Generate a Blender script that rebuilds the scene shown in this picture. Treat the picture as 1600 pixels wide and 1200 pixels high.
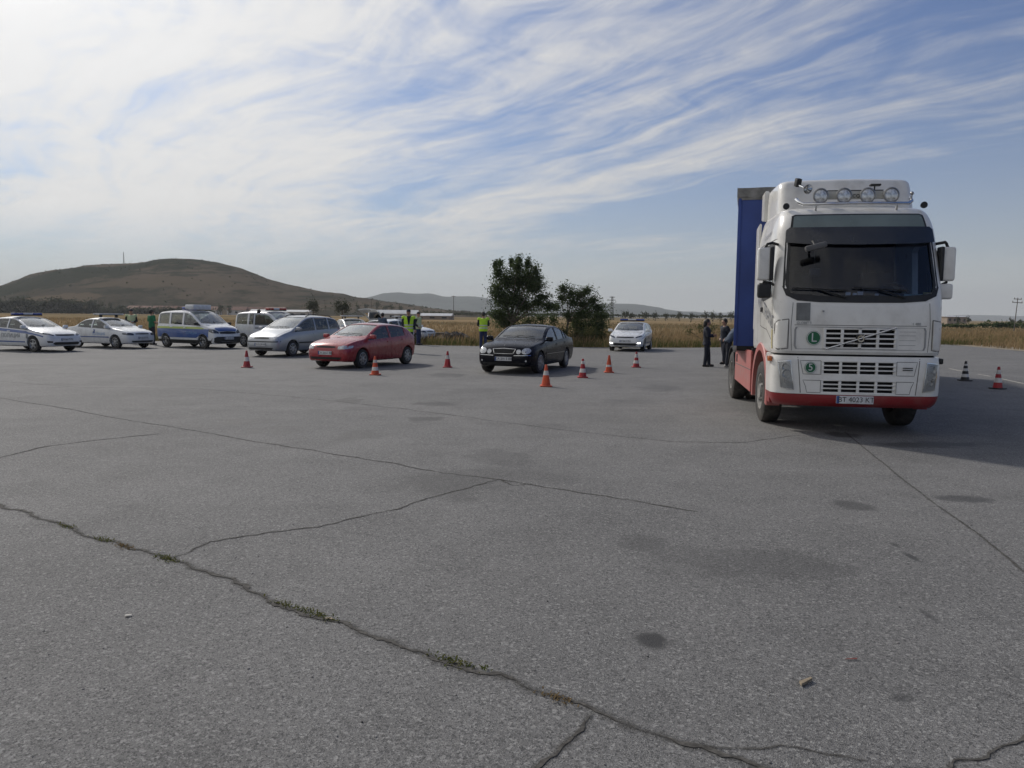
import bpy, bmesh, math, random
import numpy as np
from mathutils import Vector, Matrix, noise as mnoise
from mathutils.bvhtree import BVHTree
R = math.radians
random.seed(7)
rng = np.random.default_rng(7)
for o in list(bpy.data.objects):
    bpy.data.objects.remove(o)
sc = bpy.context.scene
col = sc.collection

# ------------------------------------------------------------------ camera
cd = bpy.data.cameras.new('camera')
cd.sensor_width = 36.0
cd.lens = 27.0
cd.clip_start = 0.1
cd.clip_end = 60000
cam = bpy.data.objects.new('camera', cd)
cam.matrix_world = (Matrix.Translation((0, 0, 1.72)) @ Matrix.Rotation(R(90 - 5.1), 4, 'X') @ Matrix.Rotation(R(0.6), 4, 'Z'))
col.objects.link(cam)
sc.camera = cam

# ------------------------------------------------------------------ world and sun
HAZE = 1.7e-4
SKY_X, SKY_Y = 3.1, 1.7
SUN_AZ, SUN_EL = R(-38), R(36)            # azimuth from +Y, towards +X
sun_dir = Vector((math.sin(SUN_AZ) * math.cos(SUN_EL), math.cos(SUN_AZ) * math.cos(SUN_EL), math.sin(SUN_EL)))
sc.view_settings.view_transform = 'Standard'
sc.view_settings.look = 'None'
sc.view_settings.gamma = 1.0
sc.view_settings.use_curve_mapping = False
sc.view_settings.exposure = 0.24
sc.render.engine = 'CYCLES'
sc.cycles.use_denoising = True
sc.cycles.max_bounces = 8
sc.cycles.transparent_max_bounces = 16
sc.cycles.volume_bounces = 0
sc.cycles.sample_clamp_indirect = 6.0


class NT:
    """small helper to write node trees as nested calls"""
    def __init__(self, tree):
        self.t = tree

    def n(self, typ, ins=None, out=0, **props):
        nd = self.t.nodes.new(typ)
        for k, v in props.items():
            setattr(nd, k, v)
        for k, v in (ins or {}).items():
            s = nd.inputs[k]
            if isinstance(v, bpy.types.NodeSocket):
                self.t.links.new(v, s)
            else:
                s.default_value = v
        return nd if out is None else nd.outputs[out]

    def m(self, op, a, b=0.0, c=0.0, clamp=False):
        return self.n('ShaderNodeMath', {0: a, 1: b, 2: c}, operation=op, use_clamp=clamp)

    def vm(self, op, a, b=(0, 0, 0), out=0):
        return self.n('ShaderNodeVectorMath', {0: a, 1: b}, out, operation=op)

    def mix(self, f, a, b):
        return self.n('ShaderNodeMix', {'Factor': f, 'A': a, 'B': b}, 2, data_type='RGBA') if False else self._mix(f, a, b)

    def _mix(self, f, a, b):
        nd = self.t.nodes.new('ShaderNodeMix')
        nd.data_type = 'RGBA'
        for s, v in ((nd.inputs[0], f), (nd.inputs[6], a), (nd.inputs[7], b)):
            if isinstance(v, bpy.types.NodeSocket):
                self.t.links.new(v, s)
            else:
                s.default_value = v if not isinstance(v, tuple) or len(v) == 4 else (*v, 1)
        return nd.outputs[2]

    def ramp(self, f, stops, interp='LINEAR'):
        nd = self.t.nodes.new('ShaderNodeValToRGB')
        self.t.links.new(f, nd.inputs[0])
        cr = nd.color_ramp
        cr.interpolation = interp
        while len(cr.elements) < len(stops):
            cr.elements.new(0.5)
        for e, (p, c) in zip(cr.elements, stops):
            e.position = p
            e.color = (c, c, c, 1) if not isinstance(c, tuple) else (*c[:3], 1)
        return nd.outputs[0]

    def noise(self, vec, scale, detail=4, rough=.55, dist=0, out=0, lac=2.0):
        return self.n('ShaderNodeTexNoise', {'Vector': vec, 'Scale': scale, 'Detail': detail, 'Roughness': rough, 'Distortion': dist, 'Lacunarity': lac}, out)

    def sstep(self, v, a, b):
        return self.n('ShaderNodeMapRange', {'Value': v, 'From Min': a, 'From Max': b, 'To Min': 0.0, 'To Max': 1.0}, interpolation_type='SMOOTHSTEP')


w = bpy.data.worlds.new('World')
sc.world = w
w.use_nodes = True
w.node_tree.nodes.clear()
W_ = NT(w.node_tree)
sky = W_.n('ShaderNodeTexSky', sky_type='NISHITA', sun_disc=False, sun_elevation=SUN_EL, sun_rotation=SUN_AZ, altitude=100, air_density=1.0, dust_density=1.6, ozone_density=1.6)
d = W_.n('ShaderNodeTexCoord', out=0)
sx = W_.n('ShaderNodeSeparateXYZ', {0: d}, None)
zc = W_.m('ADD', W_.m('MAXIMUM', sx.outputs[2], 0.0), 0.06)
pl = W_.n('ShaderNodeCombineXYZ', {0: W_.m('DIVIDE', sx.outputs[0], zc), 1: W_.m('DIVIDE', sx.outputs[1], zc), 2: 0.0})   # point on the cirrus layer
# long streaks run towards the left horizon
rot = W_.n('ShaderNodeMapping', {'Vector': pl, 'Rotation': (0, 0, R(-128)), 'Scale': (1, 1, 1)})
warp = W_.vm('SUBTRACT', W_.noise(rot, 0.5, 3, .5, out=1), (.5, .5, .5))
rotw = W_.vm('ADD', rot, W_.n('ShaderNodeVectorMath', {0: warp, 'Scale': 1.05}, operation='SCALE'))
st1 = W_.n('ShaderNodeMapping', {'Vector': rotw, 'Location': (SKY_X, SKY_Y, 0), 'Scale': (.20, .62, 1)})
st2 = W_.n('ShaderNodeMapping', {'Vector': rotw, 'Location': (8.3, 4.1, 2), 'Scale': (.40, 2.6, 1)})
n1 = W_.noise(st1, 1.0, 5, .55, .5)                      # broad sheets
n2 = W_.noise(st2, 1.0, 8, .62, .9)                      # streaks
n3 = W_.noise(W_.n('ShaderNodeMapping', {'Vector': rotw, 'Scale': (1.3, 7.5, 1)}), 1.5, 5, .62, .4)   # fine fibres
n4 = W_.noise(W_.n('ShaderNodeMapping', {'Vector': rotw, 'Scale': (2.2, 2.6, 1)}), 1.1, 6, .6, 1.2)   # ripples and hooks
# the cirrus sheet is thicker towards the left of the view, thins out to the right
big = W_.m('MULTIPLY', sx.outputs[0], -.50)
big = W_.n('ShaderNodeClamp', {'Value': W_.m('ADD', big, .045), 'Min': -.20, 'Max': .55})
cov = W_.m('ADD', W_.m('MULTIPLY', W_.m('SUBTRACT', n1, .5), 1.7), big)
cov = W_.m('ADD', cov, W_.m('MULTIPLY', W_.m('SUBTRACT', n2, .5), .85))
cov = W_.m('ADD', cov, W_.m('MULTIPLY', W_.m('SUBTRACT', n3, .5), .26))
cov = W_.m('ADD', cov, W_.m('MULTIPLY', W_.m('SUBTRACT', n4, .5), .42))
mask = W_.m('ADD', .04, W_.m('MULTIPLY', W_.sstep(cov, -.18, .38), .96))
thick = W_.sstep(cov, .10, .75)
# low air: cirrus melts into pale haze near the horizon
low = W_.sstep(sx.outputs[2], .03, .125)
mask = W_.m('MULTIPLY', mask, W_.m('ADD', W_.m('MULTIPLY', low, .85), .15))
sd = W_.n('ShaderNodeVectorMath', {0: W_.vm('NORMALIZE', d), 1: tuple(sun_dir)}, 1, operation='DOT_PRODUCT')
sd = W_.m('MAXIMUM', sd, 0.0)
glow = W_.m('ADD', W_.m('MULTIPLY', W_.m('POWER', sd, 4.0), 2.2), W_.m('MULTIPLY', W_.m('POWER', sd, 40.0), 4.0))
cl = W_.m('ADD', W_.m('ADD', 3.5, W_.m('MULTIPLY', thick, .35)), glow)
ccol = W_.n('ShaderNodeVectorMath', {0: (1.0, .98, .945), 'Scale': cl}, operation='SCALE')
hz = W_.m('MULTIPLY', W_.m('POWER', W_.m('SUBTRACT', 1.0, W_.m('MAXIMUM', sx.outputs[2], 0.0)), 8.0), .9)
base = W_.n('ShaderNodeVectorMath', {0: sky, 1: (.185, .285, .45)}, operation='MULTIPLY')
base = W_._mix(hz, base, (3.5, 3.6, 3.35))
final = W_._mix(W_.m('MULTIPLY', mask, .92), base, ccol)
bg = W_.n('ShaderNodeBackground', {'Color': final, 'Strength': 0.15})
W_.n('ShaderNodeOutputWorld', {'Surface': bg}, None)

sl = bpy.data.lights.new('sun', 'SUN')
sl.energy = 2.3
sl.angle = R(3.2)
sl.color = (1.0, .945, .87)
so = bpy.data.objects.new('sun', sl)
so.rotation_euler = (-sun_dir).to_track_quat('-Z', 'Y').to_euler()
so.location = (0, 0, 60)
col.objects.link(so)

# ------------------------------------------------------------------ helpers
TS = bpy.data.scenes.new('workbench')      # shapes are evaluated here, then taken over


def bench(data):
    o = bpy.data.objects.new('tmp', data)
    TS.collection.objects.link(o)
    return o


def evaluated(o):
    vl = TS.view_layers[0]
    vl.update()
    return bpy.data.meshes.new_from_object(o.evaluated_get(vl.depsgraph))


def link(name, data, parent=None):
    o = bpy.data.objects.new(name, data)
    col.objects.link(o)
    if parent is not None:
        o.parent = parent
    return o


def setmat(o, mt):
    me = o.data
    if len(me.materials) == 0:
        me.materials.append(mt)
    elif me.materials[0] != mt:
        o.material_slots[0].link = 'OBJECT'
        o.material_slots[0].material = mt


def mesh_of(bm, name='mesh', ang=32, recalc=True):
    if recalc:
        bmesh.ops.recalc_face_normals(bm, faces=bm.faces[:])
    me = bpy.data.meshes.new(name)
    bm.to_mesh(me)
    bm.free()
    smooth(me, ang)
    return me


def smooth(me, ang=32):
    if ang and len(me.polygons):
        me.polygons.foreach_set('use_smooth', [True] * len(me.polygons))
        me.set_sharp_from_angle(angle=R(ang))


def ob(name, bm, mt, parent=None, ang=32, recalc=True):
    me = bm if isinstance(bm, bpy.types.Mesh) else mesh_of(bm, name, ang, recalc)
    o = link(name, me, parent)
    setmat(o, mt)
    return o


def tag(o, label=None, cat=None, group=None, kind=None):
    for k, v in (('label', label), ('category', cat), ('group', group), ('kind', kind)):
        if v:
            o[k] = v
    return o


def empty(name, loc=(0, 0, 0), yaw=0.0, parent=None):
    o = link(name, None, parent)
    o.location = loc
    o.rotation_euler = (0, 0, R(yaw))
    o.empty_display_size = .2
    return o


def nb():
    return bmesh.new()


def box(bm, c, s, bev=0.0, rot=None, seg=2):
    r = bmesh.ops.create_cube(bm, size=1.0)
    vs = r['verts']
    M = Matrix.Translation(c) @ (rot.to_4x4() if rot is not None else Matrix.Identity(4)) @ Matrix.Diagonal((*s, 1))
    bmesh.ops.transform(bm, matrix=M, verts=vs)
    if bev:
        es = {e for v in vs for e in v.link_edges}
        bmesh.ops.bevel(bm, geom=list(es), offset=bev, segments=seg, affect='EDGES', profile=.6)
    return vs


def cyl(bm, p0, p1, r0, r1=None, seg=12, caps=True):
    p0, p1 = Vector(p0), Vector(p1)
    dv = p1 - p0
    L = dv.length
    r = bmesh.ops.create_cone(bm, cap_ends=caps, segments=seg, radius1=r0, radius2=r0 if r1 is None else r1, depth=L)
    q = dv.to_track_quat('Z', 'Y').to_matrix().to_4x4()
    bmesh.ops.transform(bm, matrix=Matrix.Translation((p0 + p1) / 2) @ q, verts=r['verts'])
    return r['verts']


def tube(bm, pts, rad, seg=8):
    pts = [Vector(p) for p in pts]
    rs = rad if isinstance(rad, (list, tuple)) else [rad] * len(pts)
    rings = []
    for i, p in enumerate(pts):
        t = (pts[min(i + 1, len(pts) - 1)] - pts[max(i - 1, 0)]).normalized()
        q = t.to_track_quat('Z', 'Y')
        rings.append([p + q @ Vector((math.cos(a) * rs[i], math.sin(a) * rs[i], 0)) for a in (2 * math.pi * k / seg for k in range(seg))])
    loft(bm, rings)


def loft(bm, rings, caps=True, closed=True):
    vr = [[bm.verts.new(p) for p in ring] for ring in rings]
    n = len(vr[0])
    for a, b in zip(vr, vr[1:]):
        for i in range(n if closed else n - 1):
            j = (i + 1) % n
            try:
                bm.faces.new((a[i], a[j], b[j], b[i]))
            except ValueError:
                pass
    if caps == 'ring':
        for i in range(n):
            j = (i + 1) % n
            bm.faces.new((vr[-1][i], vr[-1][j], vr[0][j], vr[0][i]))
    elif caps:
        bm.faces.new(vr[0][::-1])
        bm.faces.new(vr[-1])
    return vr


def lathe(bm, prof, axis='Z', seg=24, c=(0, 0, 0)):
    """prof: (radius, height) pairs, closed by caps when the radius is 0"""
    rings = []
    for r, h in prof:
        ring = []
        for k in range(seg):
            a = 2 * math.pi * k / seg
            x, y = r * math.cos(a), r * math.sin(a)
            v = Vector((x, y, h)) if axis == 'Z' else (Vector((x, h, y)) if axis == 'Y' else Vector((h, x, y)))
            ring.append(v + Vector(c))
        rings.append(ring)
    loft(bm, rings, caps='ring' if min(prof[0][0], prof[-1][0]) > .001 else True)


def ball(bm, c, r, s=(1, 1, 1), u=12, v=8):
    c = Vector(c)
    rings = []
    for j in range(v + 1):
        b = -math.pi / 2 + math.pi * j / v
        b = max(-1.5, min(1.5, b))
        rings.append([c + Vector((r * s[0] * math.cos(b) * math.cos(2 * math.pi * i / u), r * s[1] * math.cos(b) * math.sin(2 * math.pi * i / u), r * s[2] * math.sin(b))) for i in range(u)])
    loft(bm, rings)


def prism(bm, poly, a0, a1, axis='y', bev=0):
    """extrude a 2-D polygon; axis y: poly is (x,z); axis x: poly is (y,z); axis z: poly is (x,y)"""
    f = {'y': lambda p, a: Vector((p[0], a, p[1])), 'x': lambda p, a: Vector((a, p[0], p[1])), 'z': lambda p, a: Vector((p[0], p[1], a))}[axis]
    vr = loft(bm, [[f(p, a0) for p in poly], [f(p, a1) for p in poly]])
    vs = vr[0] + vr[1]
    if bev:
        es = {e for v in vs for e in v.link_edges}
        bmesh.ops.bevel(bm, geom=list(es), offset=bev, segments=2, affect='EDGES')
    return vs


def pch(pts):
    """monotone cubic interpolation through (x,y) points sorted by x"""
    pts = sorted(pts)
    X = [p[0] for p in pts]
    Y = [p[1] for p in pts]
    n = len(X)
    h = [X[i + 1] - X[i] for i in range(n - 1)]
    dl = [(Y[i + 1] - Y[i]) / h[i] for i in range(n - 1)]
    m = [dl[0]] + [0.0] * (n - 2) + [dl[-1]]
    for i in range(1, n - 1):
        if dl[i - 1] * dl[i] > 0:
            w1, w2 = 2 * h[i] + h[i - 1], h[i] + 2 * h[i - 1]
            m[i] = (w1 + w2) / (w1 / dl[i - 1] + w2 / dl[i])

    def f(x):
        if x <= X[0]:
            return Y[0]
        if x >= X[-1]:
            return Y[-1]
        i = 0
        while x > X[i + 1]:
            i += 1
        t = (x - X[i]) / h[i]
        t2, t3 = t * t, t * t * t
        return Y[i] * (2 * t3 - 3 * t2 + 1) + m[i] * h[i] * (t3 - 2 * t2 + t) + Y[i + 1] * (3 * t2 - 2 * t3) + m[i + 1] * h[i] * (t3 - t2)
    return f


def boolean(me, cutters, mats=2):
    """difference; cutter faces take material slot 1"""
    o = bench(me)
    cs = []
    for cm in cutters:
        c = bench(cm)
        cs.append(c)
        md = o.modifiers.new('b', 'BOOLEAN')
        md.operation = 'DIFFERENCE'
        md.solver = 'EXACT'
        md.object = c
    res = evaluated(o)
    for x in [o] + cs:
        bpy.data.objects.remove(x)
    return res


def cutmesh(bm, mi=1):
    bmesh.ops.recalc_face_normals(bm, faces=bm.faces[:])
    for f in bm.faces:
        f.material_index = mi
    me = bpy.data.meshes.new('cut')
    bm.to_mesh(me)
    bm.free()
    me.materials.append(None)
    me.materials.append(None)
    return me


def remesh(bm, voxel, smooth_it=3, ang=80):
    bmesh.ops.recalc_face_normals(bm, faces=bm.faces[:])
    me = bpy.data.meshes.new('rm')
    bm.to_mesh(me)
    bm.free()
    o = bench(me)
    md = o.modifiers.new('r', 'REMESH')
    md.mode = 'VOXEL'
    md.voxel_size = voxel
    if smooth_it:
        m2 = o.modifiers.new('s', 'SMOOTH')
        m2.iterations = smooth_it
        m2.factor = .5
    res = evaluated(o)
    bpy.data.objects.remove(o)
    smooth(res, ang)
    return res


def text_mesh(s, size, extrude=0.0, cache={}):
    k = (s, size, extrude)
    if k not in cache:
        cu = bpy.data.curves.new('txt', 'FONT')
        cu.body = s
        cu.size = size
        cu.extrude = extrude
        cu.align_x = 'CENTER'
        cu.align_y = 'CENTER'
        cu.resolution_u = 3
        o = bench(cu)
        cache[k] = evaluated(o)
        bpy.data.objects.remove(o)
    return cache[k].copy()


# ------------------------------------------------------------------ materials
MATS = {}


def mat(name, c, rough=.5, metal=0.0, var=.12, scale=6.0, coat=0.0, bump=0.0, bscale=60, spec=.5, trans=0.0, alpha=1.0, emit=None, tint=None, dirt=0.0):
    if name in MATS:
        return MATS[name]
    m = bpy.data.materials.new(name)
    m.use_nodes = True
    t = NT(m.node_tree)
    p = m.node_tree.nodes['Principled BSDF']
    co = t.n('ShaderNodeTexCoord', out=3)
    nz = t.noise(co, scale, 5, .6)
    c2 = tint or tuple(v * (1 - var * 2) for v in c)
    cc = t._mix(t.sstep(nz, .3, .72), tuple(c), tuple(c2))
    if dirt:                                   # road dust with a shape of its own
        dz = t.noise(co, 2.3, 6, .65)
        cc = t._mix(t.m('MULTIPLY', t.sstep(dz, .45, .75), dirt), cc, (.28, .25, .21))
    m.node_tree.links.new(cc, p.inputs['Base Color'])
    p.inputs['Metallic'].default_value = metal
    m.node_tree.links.new(t.m('ADD', t.m('MULTIPLY', t.noise(co, scale * 3, 3), .14), rough - .07, clamp=True), p.inputs['Roughness'])
    p.inputs['Coat Weight'].default_value = coat
    p.inputs['Coat Roughness'].default_value = .06
    p.inputs['Specular IOR Level'].default_value = spec
    p.inputs['Transmission Weight'].default_value = trans
    if alpha < 1:
        p.inputs['Alpha'].default_value = alpha
    if bump:
        bn = t.n('ShaderNodeBump', {'Height': t.noise(co, bscale, 4), 'Strength': bump, 'Distance': .01})
        m.node_tree.links.new(bn, p.inputs['Normal'])
    if emit:
        p.inputs['Emission Color'].default_value = (*emit[0], 1)
        p.inputs['Emission Strength'].default_value = emit[1]
    MATS[name] = m
    return m


def glass_mat(name, tint, opac, refl=1.4):
    """thin vehicle glass: see-through, tinted, with a clear reflection that grows at grazing angles"""
    m = bpy.data.materials.new(name)
    m.use_nodes = True
    m.node_tree.nodes.clear()
    t = NT(m.node_tree)
    co = t.n('ShaderNodeTexCoord', out=3)
    nz = t.noise(co, 3.0, 4, .6)
    tr = t.n('ShaderNodeBsdfTransparent', {'Color': (*tint, 1)})
    df = t.n('ShaderNodeBsdfDiffuse', {'Color': (.46, .48, .45, 1)})  # pale diffuse veil, painted in for bright sky reflected in the screens
    gl = t.n('ShaderNodeBsdfGlossy', {'Color': (1, 1, 1, 1), 'Roughness': .03})
    inner = t.n('ShaderNodeMixShader', {0: t.m('MULTIPLY', t.m('ADD', .75, t.m('MULTIPLY', nz, .5)), opac), 1: tr, 2: df})
    fr = t.n('ShaderNodeFresnel', {'IOR': 1.5})
    fr = t.m('MULTIPLY', fr, refl, clamp=True)
    sh = t.n('ShaderNodeMixShader', {0: fr, 1: inner, 2: gl})
    t.n('ShaderNodeOutputMaterial', {'Surface': sh}, None)
    MATS[name] = m
    return m


def paint(name, c, rough=.28, metal=.0, coat=.7, dirt=.12, spec=.5, ior=1.5):
    m = mat(name, c, rough, metal, .04, 2.0, coat, dirt=dirt, spec=spec)
    m.node_tree.nodes['Principled BSDF'].inputs['IOR'].default_value = ior
    return m


M_WHITE = paint('white_paint', (.74, .75, .75))
M_RED = paint('red_paint', (.34, .022, .030), metal=.1, dirt=.06)
M_BLACK = paint('black_paint', (.004, .005, .010), rough=.25, coat=.0, dirt=.0, spec=.5, ior=1.27)
M_SILVER = paint('silver_paint', (.36, .38, .41), rough=.32, metal=.55)
M_TRUCKW = paint('truck_white', (.78, .77, .74), rough=.3, coat=.6, dirt=.32)
M_TRUCKR = paint('truck_red', (.26, .018, .022), rough=.4, coat=.3, dirt=.2)
M_SKIRT = paint('pale_sunlit_red', (.42, .13, .12), rough=.5, coat=.15, dirt=.45)  # pink of the skirts, also the painted sunlit red of one wheel arch
M_BLUEST = paint('blue_band', (.025, .085, .30), rough=.4)
M_LBLUE = paint('light_blue_print', (.18, .36, .62), rough=.5)
M_LIME = paint('lime_band', (.45, .55, .12), rough=.5)
M_GREYP = paint('grey_print', (.14, .16, .17), rough=.6)
M_PLAST = mat('black_plastic', (.016, .017, .019), .55, var=.2, bump=.15)
M_INT = mat('interior_fabric', (.035, .036, .040), .8, var=.25, bump=.3)
M_UNDER = mat('underbody', (.010, .010, .011), .85)
M_RUBBER = mat('tyre_rubber', (.020, .020, .021), .8, var=.25, scale=14, bump=.2, dirt=.25)
M_ALLOY = mat('wheel_alloy', (.42, .43, .44), .35, .7, var=.15, dirt=.2)
M_STEEL = mat('steel', (.36, .36, .36), .35, .9)
M_CHROME = mat('chrome', (.72, .73, .74), .10, 1.0, var=.05)
M_LAMP = mat('lamp_reflector', (.78, .80, .82), .12, .35, var=.30, scale=26)
M_LAMPD = mat('smoked_reflector', (.20, .215, .24), .12, .7, var=.45, scale=22)
M_LAMPL = mat('lamp_lit', (.9, .9, .88), .2, emit=((1, .96, .9), 6.0))
M_TAIL = mat('tail_lamp', (.35, .015, .015), .2, coat=1)
M_AMBER = mat('amber_lens', (.65, .16, .02), .25, coat=1)
M_PLATE = mat('plate_white', (.70, .71, .72), .45)
M_INK = mat('plate_ink', (.012, .012, .014), .5)
M_BLUEL = mat('blue_lens', (.02, .05, .30), .15, coat=1)
M_REDL = mat('red_lens', (.42, .03, .02), .2, coat=1)
M_CLEARL = mat('clear_lens', (.62, .64, .68), .12, coat=1)
M_GLASS = glass_mat('car_glass', (.62, .70, .68), .10)
M_WSCREEN = glass_mat('windscreen_glass', (.70, .78, .75), .22, 1.8)
M_TINT = glass_mat('tinted_glass', (.50, .62, .82), .0, 1.3)
M_LENS = glass_mat('lamp_glass', (.95, .96, .97), .0, 1.2)
M_HEADLINER = mat('headliner', (.20, .20, .19), .9)

# ------------------------------------------------------------------ setting: ground, lot, hills
def world_mat(name):
    m = bpy.data.materials.new(name)
    m.use_nodes = True
    t = NT(m.node_tree)
    p = m.node_tree.nodes['Principled BSDF']
    pos = t.n('ShaderNodeNewGeometry', out=0)
    return m, t, p, pos


# dirt and dry stubble under everything, out to the horizon
m_ground, t, p, pos = world_mat('field_ground')
n1 = t.noise(pos, .012, 6, .6)
n2 = t.noise(pos, .35, 6, .65)
cc = t._mix(t.sstep(n1, .42, .60), (.285, .205, .118), (.20, .152, .085))
cc = t._mix(t.sstep(n2, .5, .8), cc, (.10, .105, .05))
nf = t.noise(t.n('ShaderNodeMapping', {'Vector': pos, 'Scale': (.0022, .011, 1)}), 1.0, 3, .5)
cc = t._mix(t.sstep(nf, .52, .56), cc, (.105, .095, .052))
t.t.links.new(cc, p.inputs['Base Color'])
p.inputs['Roughness'].default_value = .95
p.inputs['Specular IOR Level'].default_value = 0
bm = nb()
bmesh.ops.create_grid(bm, x_segments=8, y_segments=8, size=9000)
g_ = ob('ground', bm, m_ground, ang=0)
g_.location.z = -.03
tag(g_, kind='structure')

# stains on the asphalt: x, y, half length across, half length along, strength
STAINS = [(-1.47, 12.57, 0.35, 0.39, 0.8), (-1.48, 14.78, 0.43, 0.43, 0.8), (-2.18, 10.82, 0.41, 0.58, 0.423), (-3.24, 15.17, 0.31, 0.45, 0.8), (-0.65, 7.75, 0.56, 0.76, 0.439), (-0.07, 9.21, 0.47, 0.63, 0.371), (0.78, 3.97, 0.1, 0.11, 0.97), (1.02, 5.71, 0.2, 0.26, 0.459), (3.15, 6.98, 0.21, 0.2, 0.54), (4.4, 7.29, 0.32, 0.16, 0.608), (1.62, 5.28, 0.72, 0.42, 0.351), (1.81, 3.36, 0.06, 0.04, 0.608), (2.93, 5.46, 0.035, 0.14, 0.675), (2.45, 4.32, 0.03, 0.14, 0.54), (-4.27, 12.12, 0.5, 0.51, 0.338), (-1.84, 21.94, 0.64, 0.7, 0.675), (3.59, 18.64, 0.64, 0.85, 0.405), (5.76, 10.5, 0.83, 0.3, 0.675), (4.95, 11.3, 0.25, 0.3, 0.81), (2.95, 5.75, 0.03, 0.06, 0.608), (-2.6, 13.9, 0.5, 0.35, 0.35), (0.1, 8.2, 0.7, 0.5, 0.3), (-3.4, 11.2, 0.5, 0.5, 0.28), (0.6, 11.9, 0.4, 0.35, 0.25), (-0.9, 17.5, 0.7, 0.6, 0.3), (2.4, 15.5, 0.6, 0.5, 0.25)]
m_asph, t, p, pos = world_mat('old_asphalt')
big = t.noise(pos, .22, 6, .65)
med = t.noise(pos, 1.3, 6, .62)
cc = t._mix(t.sstep(big, .35, .68), (.186, .182, .176), (.132, .130, .127))
cc = t._mix(t.m('MULTIPLY', t.sstep(med, .42, .72), .62), cc, (.108, .106, .103))
lanes = t.noise(t.n('ShaderNodeMapping', {'Vector': pos, 'Scale': (.05, .9, 1)}), 1.0, 4, .55)
cc = t._mix(t.m('MULTIPLY', t.sstep(lanes, .5, .75), .28), cc, (.235, .232, .226))
# aggregate: pale and dark stones of 8 to 15 mm
v1 = t.n('ShaderNodeTexVoronoi', {'Vector': pos, 'Scale': 175.0}, None)
stone = t.n('ShaderNodeSeparateColor', {0: v1.outputs['Color']}, None)
cc = t._mix(t.m('MULTIPLY', t.sstep(stone.outputs[0], .70, .95), .5), cc, (.36, .355, .345))
cc = t._mix(t.m('MULTIPLY', t.sstep(stone.outputs[1], .66, .92), .8), cc, (.045, .045, .046))
v2 = t.n('ShaderNodeTexVoronoi', {'Vector': pos, 'Scale': 75.0}, None)
st2_ = t.n('ShaderNodeSeparateColor', {0: v2.outputs['Color']}, None)
cc = t._mix(t.m('MULTIPLY', t.sstep(st2_.outputs[0], .86, .98), .6), cc, (.34, .335, .32))
cc = t._mix(t.m('MULTIPLY', t.sstep(st2_.outputs[2], .86, .98), .6), cc, (.05, .05, .05))
wob = t.vm('SUBTRACT', t.noise(pos, 2.2, 5, .65, out=1), (.5, .5, .5))
tot = None
for (x, y, a, b, s) in STAINS:
    q = t.vm('SUBTRACT', pos, (x, y, 0))
    q = t.n('ShaderNodeVectorMath', {0: q, 1: (1 / a, 1 / b, 0)}, operation='MULTIPLY')
    q = t.vm('ADD', q, t.n('ShaderNodeVectorMath', {0: wob, 'Scale': 2.3}, operation='SCALE'))
    r = t.vm('LENGTH', t.n('ShaderNodeVectorMath', {0: q, 1: (1, 1, 0)}, operation='MULTIPLY'), out=1)
    k = t.m('MULTIPLY', t.sstep(r, 1.15, .55), s)
    tot = k if tot is None else t.m('MAXIMUM', tot, k)
spots = t.noise(t.n('ShaderNodeMapping', {'Vector': pos, 'Location': (3, 8, 0), 'Scale': (.55, .42, 1)}), 1.0, 6, .68)
spots = t.m('MULTIPLY', t.sstep(spots, .60, .74), .34)
drips = t.noise(t.n('ShaderNodeMapping', {'Vector': pos, 'Location': (13, 2, 0), 'Scale': (2.6, 2.2, 1)}), 1.0, 3, .6)
drips = t.m('MULTIPLY', t.sstep(drips, .72, .80), .5)
tot = t.m('MAXIMUM', tot, t.m('MAXIMUM', spots, drips))
cc = t._mix(tot, cc, (.030, .029, .028))
t.t.links.new(cc, p.inputs['Base Color'])
t.t.links.new(t.m('SUBTRACT', .86, t.m('MULTIPLY', tot, .25)), p.inputs['Roughness'])
p.inputs['Specular IOR Level'].default_value = .35
hgt = t.m('ADD', v1.outputs['Distance'], t.m('MULTIPLY', t.noise(pos, 30, 4), .6))
bn = t.n('ShaderNodeBump', {'Height': hgt, 'Strength': .55, 'Distance': .006})
t.t.links.new(bn, p.inputs['Normal'])
edge = [(-120, -40), (-120, 47), (-60, 46.5), (-32, 45.5), (-18, 45), (-8, 44), (-3.6, 43.1), (0, 42.9), (4.6, 42.5), (7.5, 43.1), (10.6, 44.0), (16, 47), (24, 52), (30.5, 54.0), (29.7, 48.5), (28.9, 43.4), (28.4, 34), (28.2, -40)]
pts = []
for a, b in zip(edge, edge[1:] + edge[:1]):      # ragged lot edge
    n = max(1, int((Vector(b) - Vector(a)).length / .7)) if a[1] > 30 and b[1] > 30 else 1
    for i in range(n):
        q = Vector(a).lerp(Vector(b), i / n)
        if i or n > 1:
            q += Vector((random.uniform(-.12, .12), random.uniform(-.22, .22)))
        pts.append(q)
bm = nb()
bm.faces.new([bm.verts.new((q.x, q.y, 0)) for q in pts])
bmesh.ops.triangulate(bm, faces=bm.faces[:])
lot = ob('asphalt_lot', bm, m_asph, ang=0)
tag(lot, kind='structure')

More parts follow.
